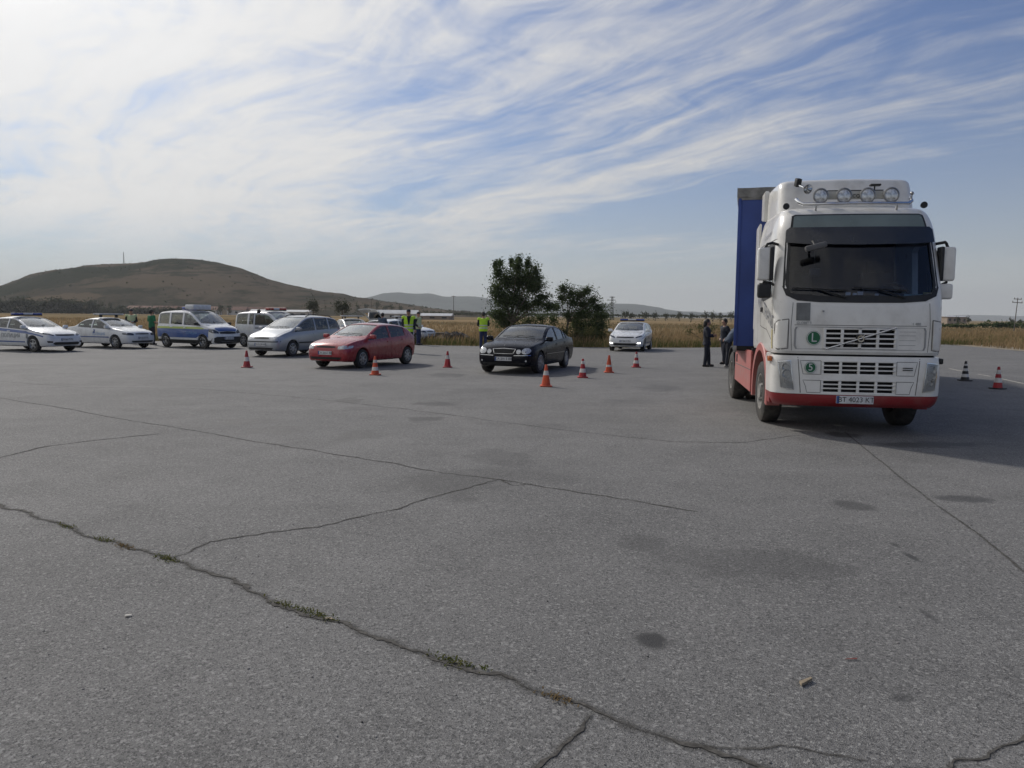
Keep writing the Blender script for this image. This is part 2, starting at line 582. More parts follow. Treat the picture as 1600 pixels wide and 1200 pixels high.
# open joints and cracks: dirt-filled strips with broken edges
m_crack, t, p, pos = world_mat('crack_dirt')
nz = t.noise(pos, 26, 5, .7)
t.t.links.new(t._mix(t.sstep(nz, .35, .7), (.040, .037, .033), (.115, .108, .096)), p.inputs['Base Color'])
p.inputs['Roughness'].default_value = 1.0
m_margin, t, p, pos = world_mat('crack_margin_dirt')
uvn = t.n('ShaderNodeTexCoord', out=2)
ucen = t.n('ShaderNodeSeparateXYZ', {0: uvn}, 0)
nz = t.noise(pos, 9, 7, .75)
al = t.m('MULTIPLY', t.sstep(t.m('ADD', t.m('MULTIPLY', ucen, .55), nz), .66, 1.12), .55)
t.t.links.new(t._mix(t.noise(pos, 60, 3, .6), (.055, .053, .050), (.10, .095, .085)), p.inputs['Base Color'])
t.t.links.new(al, p.inputs['Alpha'])
p.inputs['Roughness'].default_value = 1.0
CRACKS = [
    ([(-5.39, 7.24), (-4.54, 6.7), (-3.76, 6.16), (-3.07, 5.65), (-2.4, 5.24), (-1.81, 4.84), (-1.41, 4.48), (-1.08, 4.22), (-.67, 3.97), (-.34, 3.71), (-.08, 3.55), (.16, 3.36), (.38, 3.21), (.6, 3.07), (.79, 2.96), (.95, 2.81), (1.15, 2.58), (1.6, 2.1)], .021, 1.0),
    ([(-2.37, 5.27), (-2.24, 5.63), (-1.9, 5.91), (-1.55, 6.11), (-1.29, 6.4), (-1.01, 6.69), (-.61, 7.33), (-.12, 7.93)], .008, .8),
    ([(-11.59, 16.09), (-10.05, 14.98), (-7.93, 13.5), (-6.07, 12.06), (-4.68, 11.13), (-3.42, 10.18), (-2.39, 9.47), (-1.48, 8.85), (-.69, 8.23), (-.12, 7.93), (.64, 7.44), (1.2, 7.02), (1.66, 6.69)], .010, .6),
    ([(.35, 3.2), (.25, 3.02), (.14, 2.83), (.04, 2.63), (-.1, 2.3)], .011, .6),
    ([(-6.09, 8.59), (-5.98, 8.87), (-5.94, 9.53), (-5.66, 10.04), (-4.97, 10.75)], .014, .5),
    ([(5.09, 11.62), (4.31, 8.49), (4.02, 7.27), (3.78, 6.07), (3.52, 5.07)], .008, .12),
    ([(1.56, 2.75), (1.75, 2.87), (1.89, 2.9), (2.03, 3.0), (2.32, 3.16), (2.8, 3.3)], .007, .7),
    ([(-.52, 12.64), (.5, 11.76), (1.4, 11.06), (2.23, 10.54), (3.19, 10.5), (4.27, 11.25)], .008, .6),
    ([(-12.39, 18.51), (-9.85, 17.3), (-7.23, 17.28), (-4.17, 15.55), (-1.85, 13.83), (-.52, 12.64)], .009, .6),
    ([(-.12, 7.93), (.02, 7.7), (.22, 7.75)], .008, .8),
    ([(.79, 2.96), (1.1, 2.96), (1.4, 2.85)], .004, .9),
]
for pts, wd, jit in CRACKS:
    P = []
    for a, b in zip(pts, pts[1:]):
        a, b = Vector(a), Vector(b)
        n = max(2, int((b - a).length / .028))
        for i in range(n):
            P.append(a.lerp(b, i / n))
    P.append(Vector(pts[-1]))
    bm = nb()
    prev = None
    for i, q in enumerate(P):
        tdir = (P[min(i + 1, len(P) - 1)] - P[max(i - 1, 0)]).normalized()
        nrm = Vector((-tdir.y, tdir.x))
        far = 1 + .06 * q.y
        q = q + nrm * (mnoise.noise((q.x * 2.2, q.y * 2.2, wd * 99)) * .07 * jit + mnoise.noise((q.x * 9, q.y * 9, wd * 31)) * .035 * jit + mnoise.noise((q.x * 31, q.y * 31, wd * 31)) * .012 * jit)
        e = min(1, min(i, len(P) - 1 - i) / 8 + .15) * max(.12, min(1, .75 + 1.5 * mnoise.noise((q.x * 3.1, q.y * 3.1, 7))))
        wl = wd * e * (.55 + .9 * abs(mnoise.noise((q.x * 7, q.y * 7, 3)))) * random.uniform(.25, 1.75)
        wr = wd * e * (.55 + .9 * abs(mnoise.noise((q.x * 7, q.y * 7, 9)))) * random.uniform(.25, 1.75)
        cur = (bm.verts.new((q.x + nrm.x * wl, q.y + nrm.y * wl, .004)), bm.verts.new((q.x - nrm.x * wr, q.y - nrm.y * wr, .004)))
        if prev:
            bm.faces.new((prev[0], prev[1], cur[1], cur[0]))
        prev = cur
    ob('crack', bm, m_crack, lot, ang=0)
    # crumbled, dirty margin beside the crack
    bm = nb()
    uvl = bm.loops.layers.uv.new('UVMap')
    prev = None
    for i, q in enumerate(P):
        tdir = (P[min(i + 1, len(P) - 1)] - P[max(i - 1, 0)]).normalized()
        nrm = Vector((-tdir.y, tdir.x))
        q = q + nrm * (mnoise.noise((q.x * 2.2, q.y * 2.2, wd * 99)) * .07 * jit + mnoise.noise((q.x * 9, q.y * 9, wd * 31)) * .03 * jit)
        wl = wd * 2.6 + .012
        cur = [bm.verts.new((q.x + nrm.x * wl * k_, q.y + nrm.y * wl * k_, .002)) for k_ in (-1, 0, 1)]
        if prev:
            for a_ in (0, 1):
                f_ = bm.faces.new((prev[a_], prev[a_ + 1], cur[a_ + 1], cur[a_]))
                for l_ in f_.loops:
                    l_[uvl].uv = (1.0 if l_.vert in (prev[1], cur[1]) else 0.0, 0)
        prev = cur
    ob('crack_margin', bm, m_margin, lot, ang=0, recalc=False)

# worn lane line at the right
m_line = mat('worn_line_paint', (.52, .49, .42), .8, var=.3, scale=9)
for (x0, y0, x1, y1) in ((15.55, 27.3, 15.2, 25.9), (14.95, 24.6, 14.75, 23.6), (14.5, 22.7, 14.05, 21.0), (13.7, 19.7, 13.3, 18.2)):
    a, b = Vector((x0, y0)), Vector((x1, y1))
    nrm = Vector((-(b - a).y, (b - a).x)).normalized() * .05
    bm = nb()
    bm.faces.new([bm.verts.new((q.x, q.y, .004)) for q in (a + nrm, a - nrm, b - nrm, b + nrm)])
    ob('lane_marking', bm, m_line, lot, ang=0)

# pale gravel shoulder along the right edge
m_grav, t, p, pos = world_mat('verge_gravel')
t.t.links.new(t._mix(t.noise(pos, 3, 6, .7), (.32, .27, .20), (.17, .145, .10)), p.inputs['Base Color'])
p.inputs['Roughness'].default_value = 1
bm = nb()
q = [(24, 51.5), (30.9, 54.1), (30.0, 48.5), (29.2, 43.4), (28.7, 34), (28.5, 10), (30.5, 10), (31, 34), (31.6, 43), (32.6, 49), (34, 56), (30, 57), (22, 53)]
bm.faces.new([bm.verts.new((x, y, -.012)) for x, y in q])
bmesh.ops.triangulate(bm, faces=bm.faces[:])
tag(ob('verge', bm, m_grav, ang=0), kind='structure')


def hill_mat(name, c1, c2, c3, s, thr=.5, woods=()):
    m, t, p, pos = world_mat(name)
    p0 = pos
    pos = t.n('ShaderNodeMapping', {'Vector': pos, 'Scale': (1, .45, 3.0)})
    a = t.noise(pos, s, 7, .62)
    b = t.noise(pos, s * 7, 7, .72)
    e = t.noise(t.n('ShaderNodeMapping', {'Vector': pos, 'Scale': (1, .35, 2.5)}), s * 3, 6, .7)
    cc = t._mix(t.sstep(a, thr - .08, thr + .08), c1, c2)
    cc = t._mix(t.m('MULTIPLY', t.sstep(b, .48, .66), .8), cc, c3)
    cc = t._mix(t.m('MULTIPLY', t.sstep(e, .50, .60), .75), cc, c3)
    for (x, y, rx, ry, colr) in woods:          # plantations and fields on the slope
        q = t.n('ShaderNodeVectorMath', {0: t.vm('SUBTRACT', p0, (x, y, 0)), 1: (1 / rx, 1 / ry, 0)}, operation='MULTIPLY')
        r_ = t.m('ADD', t.vm('LENGTH', q, out=1), t.m('MULTIPLY', t.m('SUBTRACT', t.noise(p0, .03, 6, .7), .5), 1.5))
        cc = t._mix(t.m('MULTIPLY', t.sstep(r_, 1.1, .85), .85), cc, colr)
    t.t.links.new(cc, p.inputs['Base Color'])
    p.inputs['Roughness'].default_value = 1
    p.inputs['Specular IOR Level'].default_value = 0
    return m


def hill(name, prof, Y, depth, mt, rough=1.0, nx=150, ny=26, seed=0):
    """prof: ridge line as (x, height); the slope falls to the plain before and behind the ridge"""
    f = pch(prof)
    x0, x1 = prof[0][0], prof[-1][0]
    bm = nb()
    rows = []
    for j in range(ny + 1):
        v = j / ny
        yy = Y - depth + 1.7 * depth * v
        k = v * 1.7
        prof_y = math.sin(min(k, 1.0) * math.pi / 2) ** 1.25 if k <= 1 else math.cos((k - 1) / .7 * math.pi / 2)
        row = []
        for i in range(nx + 1):
            x = x0 + (x1 - x0) * i / nx
            h = f(x)
            nz = mnoise.fractal((x * .006 + seed, yy * .006, seed), 1, 2.1, 5)
            sp = max(.0, min(1, h / 20))
            row.append(bm.verts.new((x * (yy / Y), yy, max(-2, h * prof_y + nz * rough * sp * min(1, k * 1.2) * (1 if abs(k - 1) > .05 else .35)) - .5)))
        rows.append(row)
    for a, b in zip(rows, rows[1:]):
        for i in range(nx):
            bm.faces.new((a[i], a[i + 1], b[i + 1], b[i]))
    o = ob(name, bm, mt, ang=60)
    tag(o, kind='structure')
    return o


m_hill = hill_mat('near_hill', (.115, .090, .064), (.066, .056, .040), (.026, .030, .019), .006, woods=((-520, 760, 190, 70, (.022, .028, .017)), (-400, 800, 90, 40, (.024, .03, .018)), (-395, 640, 60, 22, (.12, .09, .058)), (-300, 690, 80, 20, (.11, .086, .058))))
PX = [(-420, 482), (-250, 478), (-120, 470), (-50, 458), (0, 448), (60, 431), (140, 416), (200, 411), (290, 407.5), (335, 411), (380, 421), (430, 437), (480, 449), (530, 459), (570, 466), (620, 473), (700, 484), (760, 489)]


def prof_at(px, Y):
    return [((x - 800) / 1200 * Y, max(0.0, 1.72 + (493 + (x - 800) * .0105 - y) / 1200 * Y)) for x, y in px]


hill_near = hill('hill', prof_at(PX, 900), 900, 330, m_hill, 9.0, 190, 36, 3)
m_far = hill_mat('far_hills', (.085, .10, .085), (.060, .075, .066), (.045, .058, .05), .0016)
hill('hill', prof_at([(440, 489), (520, 478), (580, 464), (620, 458.5), (665, 459.5), (700, 465), (730, 464), (770, 468), (830, 472), (880, 473), (930, 475), (965, 474.5), (1000, 477.5), (1040, 483), (1080, 488), (1130, 492), (1180, 496)], 3600), 3600, 700, m_far, 12, 130, 16, 8)
hill('hill', prof_at([(900, 493), (1060, 490), (1200, 488), (1350, 491), (1450, 494), (1520, 492.5), (1600, 494), (1750, 491), (1900, 499)], 5600), 5600, 700, m_far, 8, 90, 12, 15)

# air
m_haze = bpy.data.materials.new('haze_air')
m_haze.use_nodes = True
m_haze.node_tree.nodes.clear()
t = NT(m_haze.node_tree)
t.n('ShaderNodeOutputMaterial', {'Volume': t.n('ShaderNodeVolumePrincipled', {'Color': (.86, .89, .93, 1), 'Density': HAZE, 'Anisotropy': .15})}, None)
bm = nb()
box(bm, (0, 1000, 124), (17000, 14000, 252))
hzo = ob('haze', bm, m_haze, ang=0)
tag(hzo, kind='stuff')

# ------------------------------------------------------------------ vehicles: body shells
class Spec:
    pass


def spec(L, W, wb, xf, r, top, belt, tum=.34, crown=.05, bot=.21, sill=.30, nose=None, tail=None, pillars=(), dlo=(0, 0), ws=(0, 0), rw=None, cowl=0, roofcut=.10):
    S = Spec()
    S.L, S.W, S.xf, S.xr, S.r = L, W, xf, xf - wb, r
    S.top, S.belt = pch(top), pch(belt)
    S.tum, S.crown, S.sill = tum, crown, sill
    h = L / 2
    S.bot = pch([(-h, .42), (-h + .05, .33), (-h + .3, bot + .03), (-h + .7, bot), (h - .6, bot), (h - .15, bot + .02), (h - .04, bot + .06), (h, bot + .14)])
    n = nose or (.60, .80, .91, .97)
    k = tail or (.70, .86, .95, .985)
    hw = W / 2
    S.hw = pch([(-h, hw * k[0]), (-h + .06, hw * k[1]), (-h + .2, hw * k[2]), (-h + .6, hw * k[3]), (-h + 1.1, hw), (h - 1.1, hw), (h - .5, hw * n[3]), (h - .2, hw * n[2]), (h - .07, hw * n[1]), (h, hw * n[0])])
    S.pillars, S.dlo, S.ws, S.rw, S.cowl, S.roofcut = pillars, dlo, ws, rw, cowl, roofcut
    return S


def section(S, x, ins=0.0, zb=None):
    zt = S.top(x) - ins
    b = S.bot(x) if zb is None else zb
    w = S.hw(x) - ins * 1.25
    sh = min(S.belt(x), zt - .035)
    b = min(b, sh - .05)
    hh = zt - sh
    r = min(.12, hh * .5)
    cr = min(S.crown, hh * .4)
    H = sh - b
    half = [(0, b), (w * .5, b), (w * .86, b), (w * .94, b + .04 * min(1, H / .3)), (w * .978, b + .22 * H), (w * .995, b + .42 * H), (w, b + .62 * H), (w * .992, b + .82 * H), (w * .975, b + .94 * H), (w * .955, sh)]
    y0 = w * .955
    zc = zt - cr - r
    yk = y0
    for k in range(1, 6):
        t = k / 5
        z = sh + (zc - sh) * t
        yk = y0 - S.tum * (z - sh) * (.72 + .28 * t)
        half.append((yk, z))
    for a in (22, 45, 67, 90):
        half.append((yk - r + r * math.cos(R(a)), zc + r * math.sin(R(a))))
    ye = yk - r
    for t in (.2, .4, .6, .8, 1.0):
        half.append((ye * (1 - t), zt - cr * (1 - t) ** 2))
    return [Vector((x, y, z)) for y, z in half] + [Vector((x, -y, z)) for y, z in half[-2:0:-1]]


def arch_z(S, x, m=.0):
    z = 0
    for ax in (S.xf, S.xr):
        d = abs(x - ax)
        rr = S.r + .055 + m
        if d < rr:
            z = max(z, S.r + math.sqrt(rr * rr - d * d))
    return z


def dlo_poly(S, x0, x1, inset=0.0):
    xs = np.linspace(x0, x1, 15)
    up, lo = [], []
    for x in xs:
        a, b = S.belt(x) + .035 + inset, S.top(x) - S.roofcut - inset
        b = min(b, S.zroof - inset)
        if b - a > .015:
            lo.append((x, a))
            up.append((x, b))
    return lo + up[::-1]


def ws_poly(S, z0, z1, xr, inset=0.0):
    """windscreen outline seen from the front; the edge follows the pillar"""
    out = []
    hw = S.hw(xr) * .955
    sh = S.belt(xr)
    for t in np.linspace(0, 1, 8):
        z = z0 + (z1 - z0) * t
        out.append((hw - S.tum * max(0, z - sh) * .93 - .085 - inset, z))
    cut = [(out[0][0] * k, z0 - .035 * (1 - k * k)) for k in (0, .5, .85)]
    topc = [(out[-1][0] * k, z1 + .03 * (1 - k * k)) for k in (.9, .5, 0)]
    hf = cut + out + topc
    return hf + [(-y, z) for y, z in hf[-2:0:-1]]


def patch(bvh, poly, axis, sgn=1, off=.004, step=.07, thick=.0):
    """a sheet with the 2-D outline poly pressed onto the body surface. axis y: (x,z) from the side, x: (y,z) from front/rear, z: (x,y) from above"""
    bm = nb()
    cv = (lambda u, v: (u, 0, v)) if axis == 'y' else ((lambda u, v: (0, u, v)) if axis == 'x' else (lambda u, v: (u, v, 0)))
    bm.faces.new([bm.verts.new(cv(*p)) for p in poly])
    us = [p[0] for p in poly]
    vs = [p[1] for p in poly]
    n0 = cv(1, 0)
    n1 = cv(0, 1)
    for lo, hi, nrm in ((min(us), max(us), n0), (min(vs), max(vs), n1)):
        k = int((hi - lo) / step)
        for i in range(1, k + 1):
            c = lo + (hi - lo) * i / (k + 1)
            bmesh.ops.bisect_plane(bm, geom=bm.verts[:] + bm.edges[:] + bm.faces[:], plane_co=Vector(nrm) * c, plane_no=nrm)
    ax = {'x': 0, 'y': 1, 'z': 2}[axis]
    dead = []
    for v in bm.verts:
        o = v.co.copy()
        o[ax] = 9.0 * sgn
        dr = Vector((0, 0, 0))
        dr[ax] = -sgn
        loc, nrm, _, _ = bvh.ray_cast(o, dr, 20)
        if loc is None or loc[ax] * sgn < -.2:
            dead.append(v)
            continue
        v.co = loc
        nn = nrm if nrm[ax] * sgn > 0 else -nrm
        v.co += nn * off
    bmesh.ops.delete(bm, geom=dead, context='VERTS')
    if thick:
        q = bmesh.ops.extrude_face_region(bm, geom=bm.faces[:])
        for v in q['geom']:
            if isinstance(v, bmesh.types.BMVert):
                v.co[ax] -= sgn * thick
    else:
        for f in bm.faces:
            f.normal_update()
        if bm.faces and sum(f.normal[ax] for f in bm.faces) * sgn < 0:
            bmesh.ops.reverse_faces(bm, faces=bm.faces[:])
    me = mesh_of(bm, 'patch', 50, recalc=bool(thick))
    return me


def mirror_poly(p):
    return [(-a, b) for a, b in p]


def make_body(S):
    h = S.L / 2
    xs = sorted(set([round(v, 3) for v in np.linspace(-h, h, 62)] + [round(s * (h - q), 3) for s in (-1, 1) for q in (.012, .03, .05, .09, .13, .17)]))
    bm = nb()
    loft(bm, [section(S, x) for x in xs])
    bmesh.ops.recalc_face_normals(bm, faces=bm.faces[:])
    bvh = BVHTree.FromBMesh(bm)
    me = bpy.data.meshes.new('body')
    bm.to_mesh(me)
    bm.free()
    me.materials.append(None)
    me.materials.append(None)
    cut = []
    bm = nb()                                     # passenger space
    xs2 = np.linspace(-h + .14, S.cowl, 34)
    loft(bm, [section(S, x, .048, .32) for x in xs2])
    cut.append(cutmesh(bm))
    S.zroof = S.top(-.2) - S.roofcut
    S.windows = [dlo_poly(S, a, b) for a, b in S.pillars]
    for p in S.windows:
        bm = nb()
        prism(bm, p, -1.4, 1.4, 'y')
        cut.append(cutmesh(bm))
    bm = nb()
    S.wsp = ws_poly(S, *S.ws, S.cowl - .4)
    prism(bm, S.wsp, -.1, h + .3, 'x')
    cut.append(cutmesh(bm))
    if S.rw:
        S.rwp = ws_poly(S, *S.rw, S.rwx)
        bm = nb()
        prism(bm, S.rwp, -.5, -h - .3, 'x')
        cut.append(cutmesh(bm))
    for ax in (S.xf, S.xr):
        for s in (-1, 1):
            bm = nb()
            cyl(bm, (ax, s * (S.W / 2 - .30), S.r), (ax, s * 1.5, S.r), S.r + .055, seg=36)
            cut.append(cutmesh(bm))
    res = boolean(me, cut)
    smooth(res, 30)
    S.body, S.bvh = res, bvh
    S.cache = {}
    return S


def wheel_meshes(r, wd, rr, spokes, cache={}):
    k = (r, wd, rr, spokes)
    if k in cache:
        return cache[k]
    bm = nb()
    a = wd / 2
    lathe(bm, [(rr, -a * .8), (rr + .02, -a), (r - .05, -a), (r - .012, -a * .86), (r, -a * .6), (r, a * .6), (r - .012, a * .86), (r - .05, a), (rr + .02, a), (rr, a * .8)], 'Y', 36)
    tyre = mesh_of(bm, 'tyre', 40)
    bm = nb()
    lathe(bm, [(rr - .025, a * .3), (rr + .004, a * .5), (rr + .012, a * .93), (rr - .006, a * .98), (rr - .03, a * .6), (rr - .03, a * .35)], 'Y', 32)
    for k_ in range(spokes):
        t0 = 2 * math.pi * k_ / spokes
        q = Matrix.Rotation(t0, 3, 'Y')
        wsp = .9 / spokes * rr
        pts = [(-wsp * 1.25, .045), (wsp * 1.25, .045), (wsp * .8, rr - .02), (-wsp * .8, rr - .02)]
        vs = prism(bm, pts, a * .55, a * .86, 'y')
        bmesh.ops.transform(bm, matrix=q.to_4x4(), verts=vs)
    lathe(bm, [(.0001, a * .5), (.06, a * .5), (.06, a * .9), (.045, a * .97), (.0001, a)], 'Y', 16)
    rim = mesh_of(bm, 'rim', 35)
    bm = nb()
    lathe(bm, [(.0001, a * .1), (rr - .01, a * .1), (rr - .01, a * .3), (.0001, a * .3)], 'Y', 24)
    disc = mesh_of(bm, 'disc', 35)
    cache[k] = (tyre, rim, disc)
    return cache[k]


def add_wheel(root, x, y, r, wd, rr, spokes, steer=0, rimmat=None):
    ty, rim, dc = wheel_meshes(r, wd, rr, spokes)
    o = ob('wheel', ty, M_RUBBER, root)
    s = 1 if y > 0 else -1
    o.location = (x, y, r)
    o.rotation_euler = (0, 0, (0 if s > 0 else math.pi) + R(steer))
    ob('rim', rim, rimmat or M_ALLOY, o)
    ob('brake_disc', dc, M_UNDER, o)
    return o


def once(S, key, fn):
    if key not in S.cache:
        S.cache[key] = fn()
    return S.cache[key]


def seat_mesh(cache={}):
    if not cache:
        bm = nb()
        box(bm, (.0, 0, .14), (.50, .50, .16), .05)
        box(bm, (-.27, 0, .46), (.14, .48, .58), .05, Matrix.Rotation(R(-14), 3, 'Y'))
        box(bm, (-.37, 0, .83), (.09, .26, .17), .035, Matrix.Rotation(R(-10), 3, 'Y'))
        cache['f'] = mesh_of(bm, 'seat')
        bm = nb()
        box(bm, (.0, 0, .14), (.50, 1.22, .16), .05)
        box(bm, (-.27, 0, .44), (.14, 1.24, .56), .05, Matrix.Rotation(R(-18), 3, 'Y'))
        for y in (-.4, .4):
            box(bm, (-.38, y, .78), (.08, .25, .13), .03)
        cache['r'] = mesh_of(bm, 'bench')
        bm = nb()
        lathe(bm, [(.165, -.012), (.19, -.012), (.19, .012), (.165, .012)], 'X', 24)
        box(bm, (0, 0, 0), (.02, .34, .05), .008)
        cyl(bm, (0, 0, 0), (.3, 0, -.12), .025)
        cache['w'] = mesh_of(bm, 'steer')
    return cache


def plate(root, pos, txt, yaw=0, w=.52, blue=True):
    bm = nb()
    box(bm, (0, 0, 0), (.012, w, .115), .004)
    p = ob('number_plate', bm, M_PLATE, root)
    p.location = pos
    p.rotation_euler = (0, 0, R(yaw))
    tx = ob('lettering', text_mesh(txt, .105), M_INK, p)
    tx.rotation_euler = (R(90), 0, R(90))
    tx.location = (.009, .018, 0)
    if blue:
        bm = nb()
        box(bm, (.0035, -w / 2 + .024, 0), (.010, .042, .108))
        ob('country_band', bm, M_BLUEST, p)
    return p


def lettering(root, bvh, s, size, x, z, side, mt, rot=0.0, off=.012):
    """print on the car's side, pressed onto the panel"""
    me = text_mesh(s, size)
    cr, sr = math.cos(rot), math.sin(rot)
    last = None
    for v in me.vertices:
        u, w_ = v.co.x * cr - v.co.y * sr, v.co.x * sr + v.co.y * cr
        px = x + (u if side < 0 else -u)
        pz = z + w_
        loc, nrm, _, _ = bvh.ray_cast(Vector((px, side * 6, pz)), Vector((0, -side, 0)), 12)
        if loc is not None:
            last = loc.y
        v.co = (px, (last or 0) + side * off, pz)
    return ob('lettering', me, mt, root)


def car(typ, S, name, label, pos, yaw, pm, group=None, plate_txt=None, spokes=5, steer=0, glass=None, skip=(), cat='car', rimmat=None, wsm=None):
    root = empty(name, pos, yaw)
    tag(root, label, cat, group)
    b = ob('body', S.body.copy(), pm, root)
    b.data.materials.clear()
    b.data.materials.append(pm)
    b.data.materials.append(M_INT)
    gm = glass or M_GLASS
    ob('windscreen', once(S, 'ws', lambda: patch(S.bvh, S.wsp, 'x', 1, -.012)), wsm or M_WSCREEN, root)
    if S.rw and 'tailgate' not in skip:
        ob('rear_window', once(S, 'rw', lambda: patch(S.bvh, S.rwp, 'x', -1, -.012)), gm, root)
    for sd in (1, -1):
        for i, p in enumerate(S.windows):
            if ('win', sd, i) in skip:
                continue
            ob('window', once(S, ('w', i, sd), lambda: patch(S.bvh, p, 'y', sd, -.014)), gm, root)
        for i, (a, c) in enumerate(S.doors):
            if ('door', sd, i) in skip:
                continue
            def mk():
                xs = np.linspace(a, c, 18)
                lo = [(x, max(S.sill, arch_z(S, x, .03))) for x in xs]
                up = [(x, S.belt(x) + .012) for x in xs]
                lo = [q for q, r_ in zip(lo, up) if r_[1] - q[1] > .05]
                return patch(S.bvh, lo + up[::-1], 'y', sd, .005, thick=.01)
            dr = ob('door', once(S, ('d', i, sd), mk), pm, root)
            def mkh():
                z = S.belt(a) - .12
                xa = a + .07 if a < c else c + .07
                return patch(S.bvh, [(xa, z), (xa + .17, z), (xa + .17, z + .035), (xa, z + .035)], 'y', sd, .03, thick=.03)
            ob('handle', once(S, ('h', i, sd), mkh), S.hmat or pm, dr)
        ob('headlight', once(S, ('hl', sd), lambda: patch(S.bvh, S.hl if sd > 0 else mirror_poly(S.hl), 'x', 1, .006, .05)), M_LAMPD if pm == M_WHITE else M_LAMP, root)
        for q in S.extra_lamps:
            ob('headlight', once(S, ('hx', id(q), sd), lambda: patch(S.bvh, q if sd > 0 else mirror_poly(q), 'x', 1, .008, .05)), M_LAMP, root)
        ob('tail_light', once(S, ('tl', sd), lambda: patch(S.bvh, S.tl if sd > 0 else mirror_poly(S.tl), 'x', -1, .006, .06)), M_TAIL, root)
        # mirror with its arm
        def mkm():
            bm = nb()
            mx, mz = S.mir
            yb = S.hw(mx) * .93
            box(bm, (mx + .02, sd * (yb + .13), mz), (.12, .21, .14), .045, seg=3)
            box(bm, (mx + .03, sd * (yb + .0), mz - .045), (.07, .16, .05), .015)
            return mesh_of(bm, 'mirror')
        ob('mirror', once(S, ('m', sd), mkm), S.mmat or pm, root)
    for (poly, mt, nm) in S.front:
        ob(nm, once(S, ('f', nm, id(poly)), lambda: patch(S.bvh, poly, 'x', 1, .005, .06)), mt or pm, root)
    for ax, stv in ((S.xf, steer), (S.xr, 0)):
        for sd in (1, -1):
            add_wheel(root, ax, sd * (S.W / 2 - .115), S.r, .205, S.rr, spokes, stv, rimmat)
    # cabin
    sm = seat_mesh()
    for sd in (1, -1):
        s_ = ob('seat', sm['f'], M_INT, root)
        s_.location = (S.seatx, sd * .36, S.seatz)
    s_ = ob('rear_seat', sm['r'], M_INT, root)
    s_.location = (S.seatx - .85, 0, S.seatz)
    def mkd():
        bm = nb()
        box(bm, (S.cowl - .18, 0, S.belt(S.cowl) - .09), (.46, S.W - .42, .22), .06)
        return mesh_of(bm, 'dash')
    ob('dashboard', once(S, 'dash', mkd), M_PLAST, root)
    s_ = ob('steering_wheel', sm['w'], M_PLAST, root)
    s_.location = (S.seatx + .52, .36, S.belt(S.cowl) - .03)
    s_.rotation_euler = (0, R(-22), 0)
    def mkf():
        bm = nb()
        box(bm, (0, 0, .26), (S.L * .72, S.W - .5, .12), .02)
        return mesh_of(bm, 'floor')
    ob('floor_pan', once(S, 'floor', mkf), M_UNDER, root)
    if plate_txt:
        plate(root, (S.L / 2 + .012, 0, S.platez), plate_txt)
    def mkw():
        bm = nb()
        for y0, y1 in ((.50, -.08), (-.02, -.58)):
            pr = []
            for y in np.linspace(y0, y1, 7):
                z = S.ws[0] + .03 + .05 * abs(y - y0)
                l_, _, _, _ = S.bvh.ray_cast(Vector((6, y, z)), Vector((-1, 0, 0)), 12)
                pr.append((l_.x + .02, y, z + .008))
            tube(bm, pr, .010, 5)
        return mesh_of(bm, 'wiper')
    ob('wiper', once(S, 'wip', mkw), M_PLAST, root)
    return root


def finish(S, doors, hl, tl, front, mir, seatx, seatz, platez, rr=.20, extra=(), hmat=None, mmat=None):
    S.doors, S.hl, S.tl, S.front, S.mir, S.seatx, S.seatz, S.platez, S.rr, S.extra_lamps, S.hmat, S.mmat = doors, hl, tl, front, mir, seatx, seatz, platez, rr, extra, hmat, mmat
    return S


def sym(hf):
    return hf + [(-y, z) for y, z in hf[::-1]]


# --- police hatchback
K = spec(4.31, 1.78, 2.65, 1.27, .32,
         [(-2.155, .52), (-2.13, .70), (-2.08, .90), (-1.98, 1.06), (-1.86, 1.22), (-1.74, 1.34), (-1.6, 1.395), (-1.2, 1.435), (-.8, 1.462), (-.4, 1.47), (-.05, 1.44), (.2, 1.365), (.55, 1.21), (.9, 1.045), (1.05, 1.00), (1.4, .935), (1.75, .855), (1.98, .765), (2.09, .68), (2.135, .60), (2.155, .50)],
         [(-2.1, .98), (-1.5, 1.005), (-.5, .95), (.5, .89), (1.0, .86), (1.5, .79), (1.9, .70), (2.1, .60)],
         tum=.36, crown=.055, pillars=((-.30, .93), (-1.22, -.38), (-1.72, -1.32)), ws=(1.045, 1.375), rw=(1.10, 1.31), cowl=.93)
K.rwx = -1.3
make_body(K)
finish(K, ((-.34, .92), (-1.22, -.36)), [(.52, .66), (.80, .74), (.835, .80), (.72, .80), (.50, .715)], [(.52, .86), (.80, .86), (.84, .98), (.52, .96)],
       [(sym([(0, .665), (.40, .675), (.44, .71), (.40, .735), (0, .73)]), M_PLAST, 'grille'), (sym([(0, .30), (.52, .30), (.60, .36), (.52, .42), (0, .41)]), M_PLAST, 'lower_grille'), ([(.60, .39), (.76, .39), (.78, .47), (.60, .45)], M_PLAST, 'fog_lamp_housing'), ([(-.60, .39), (-.76, .39), (-.78, .47), (-.60, .45)], M_PLAST, 'fog_lamp_housing')],
       (.80, 1.03), .02, .33, .52)
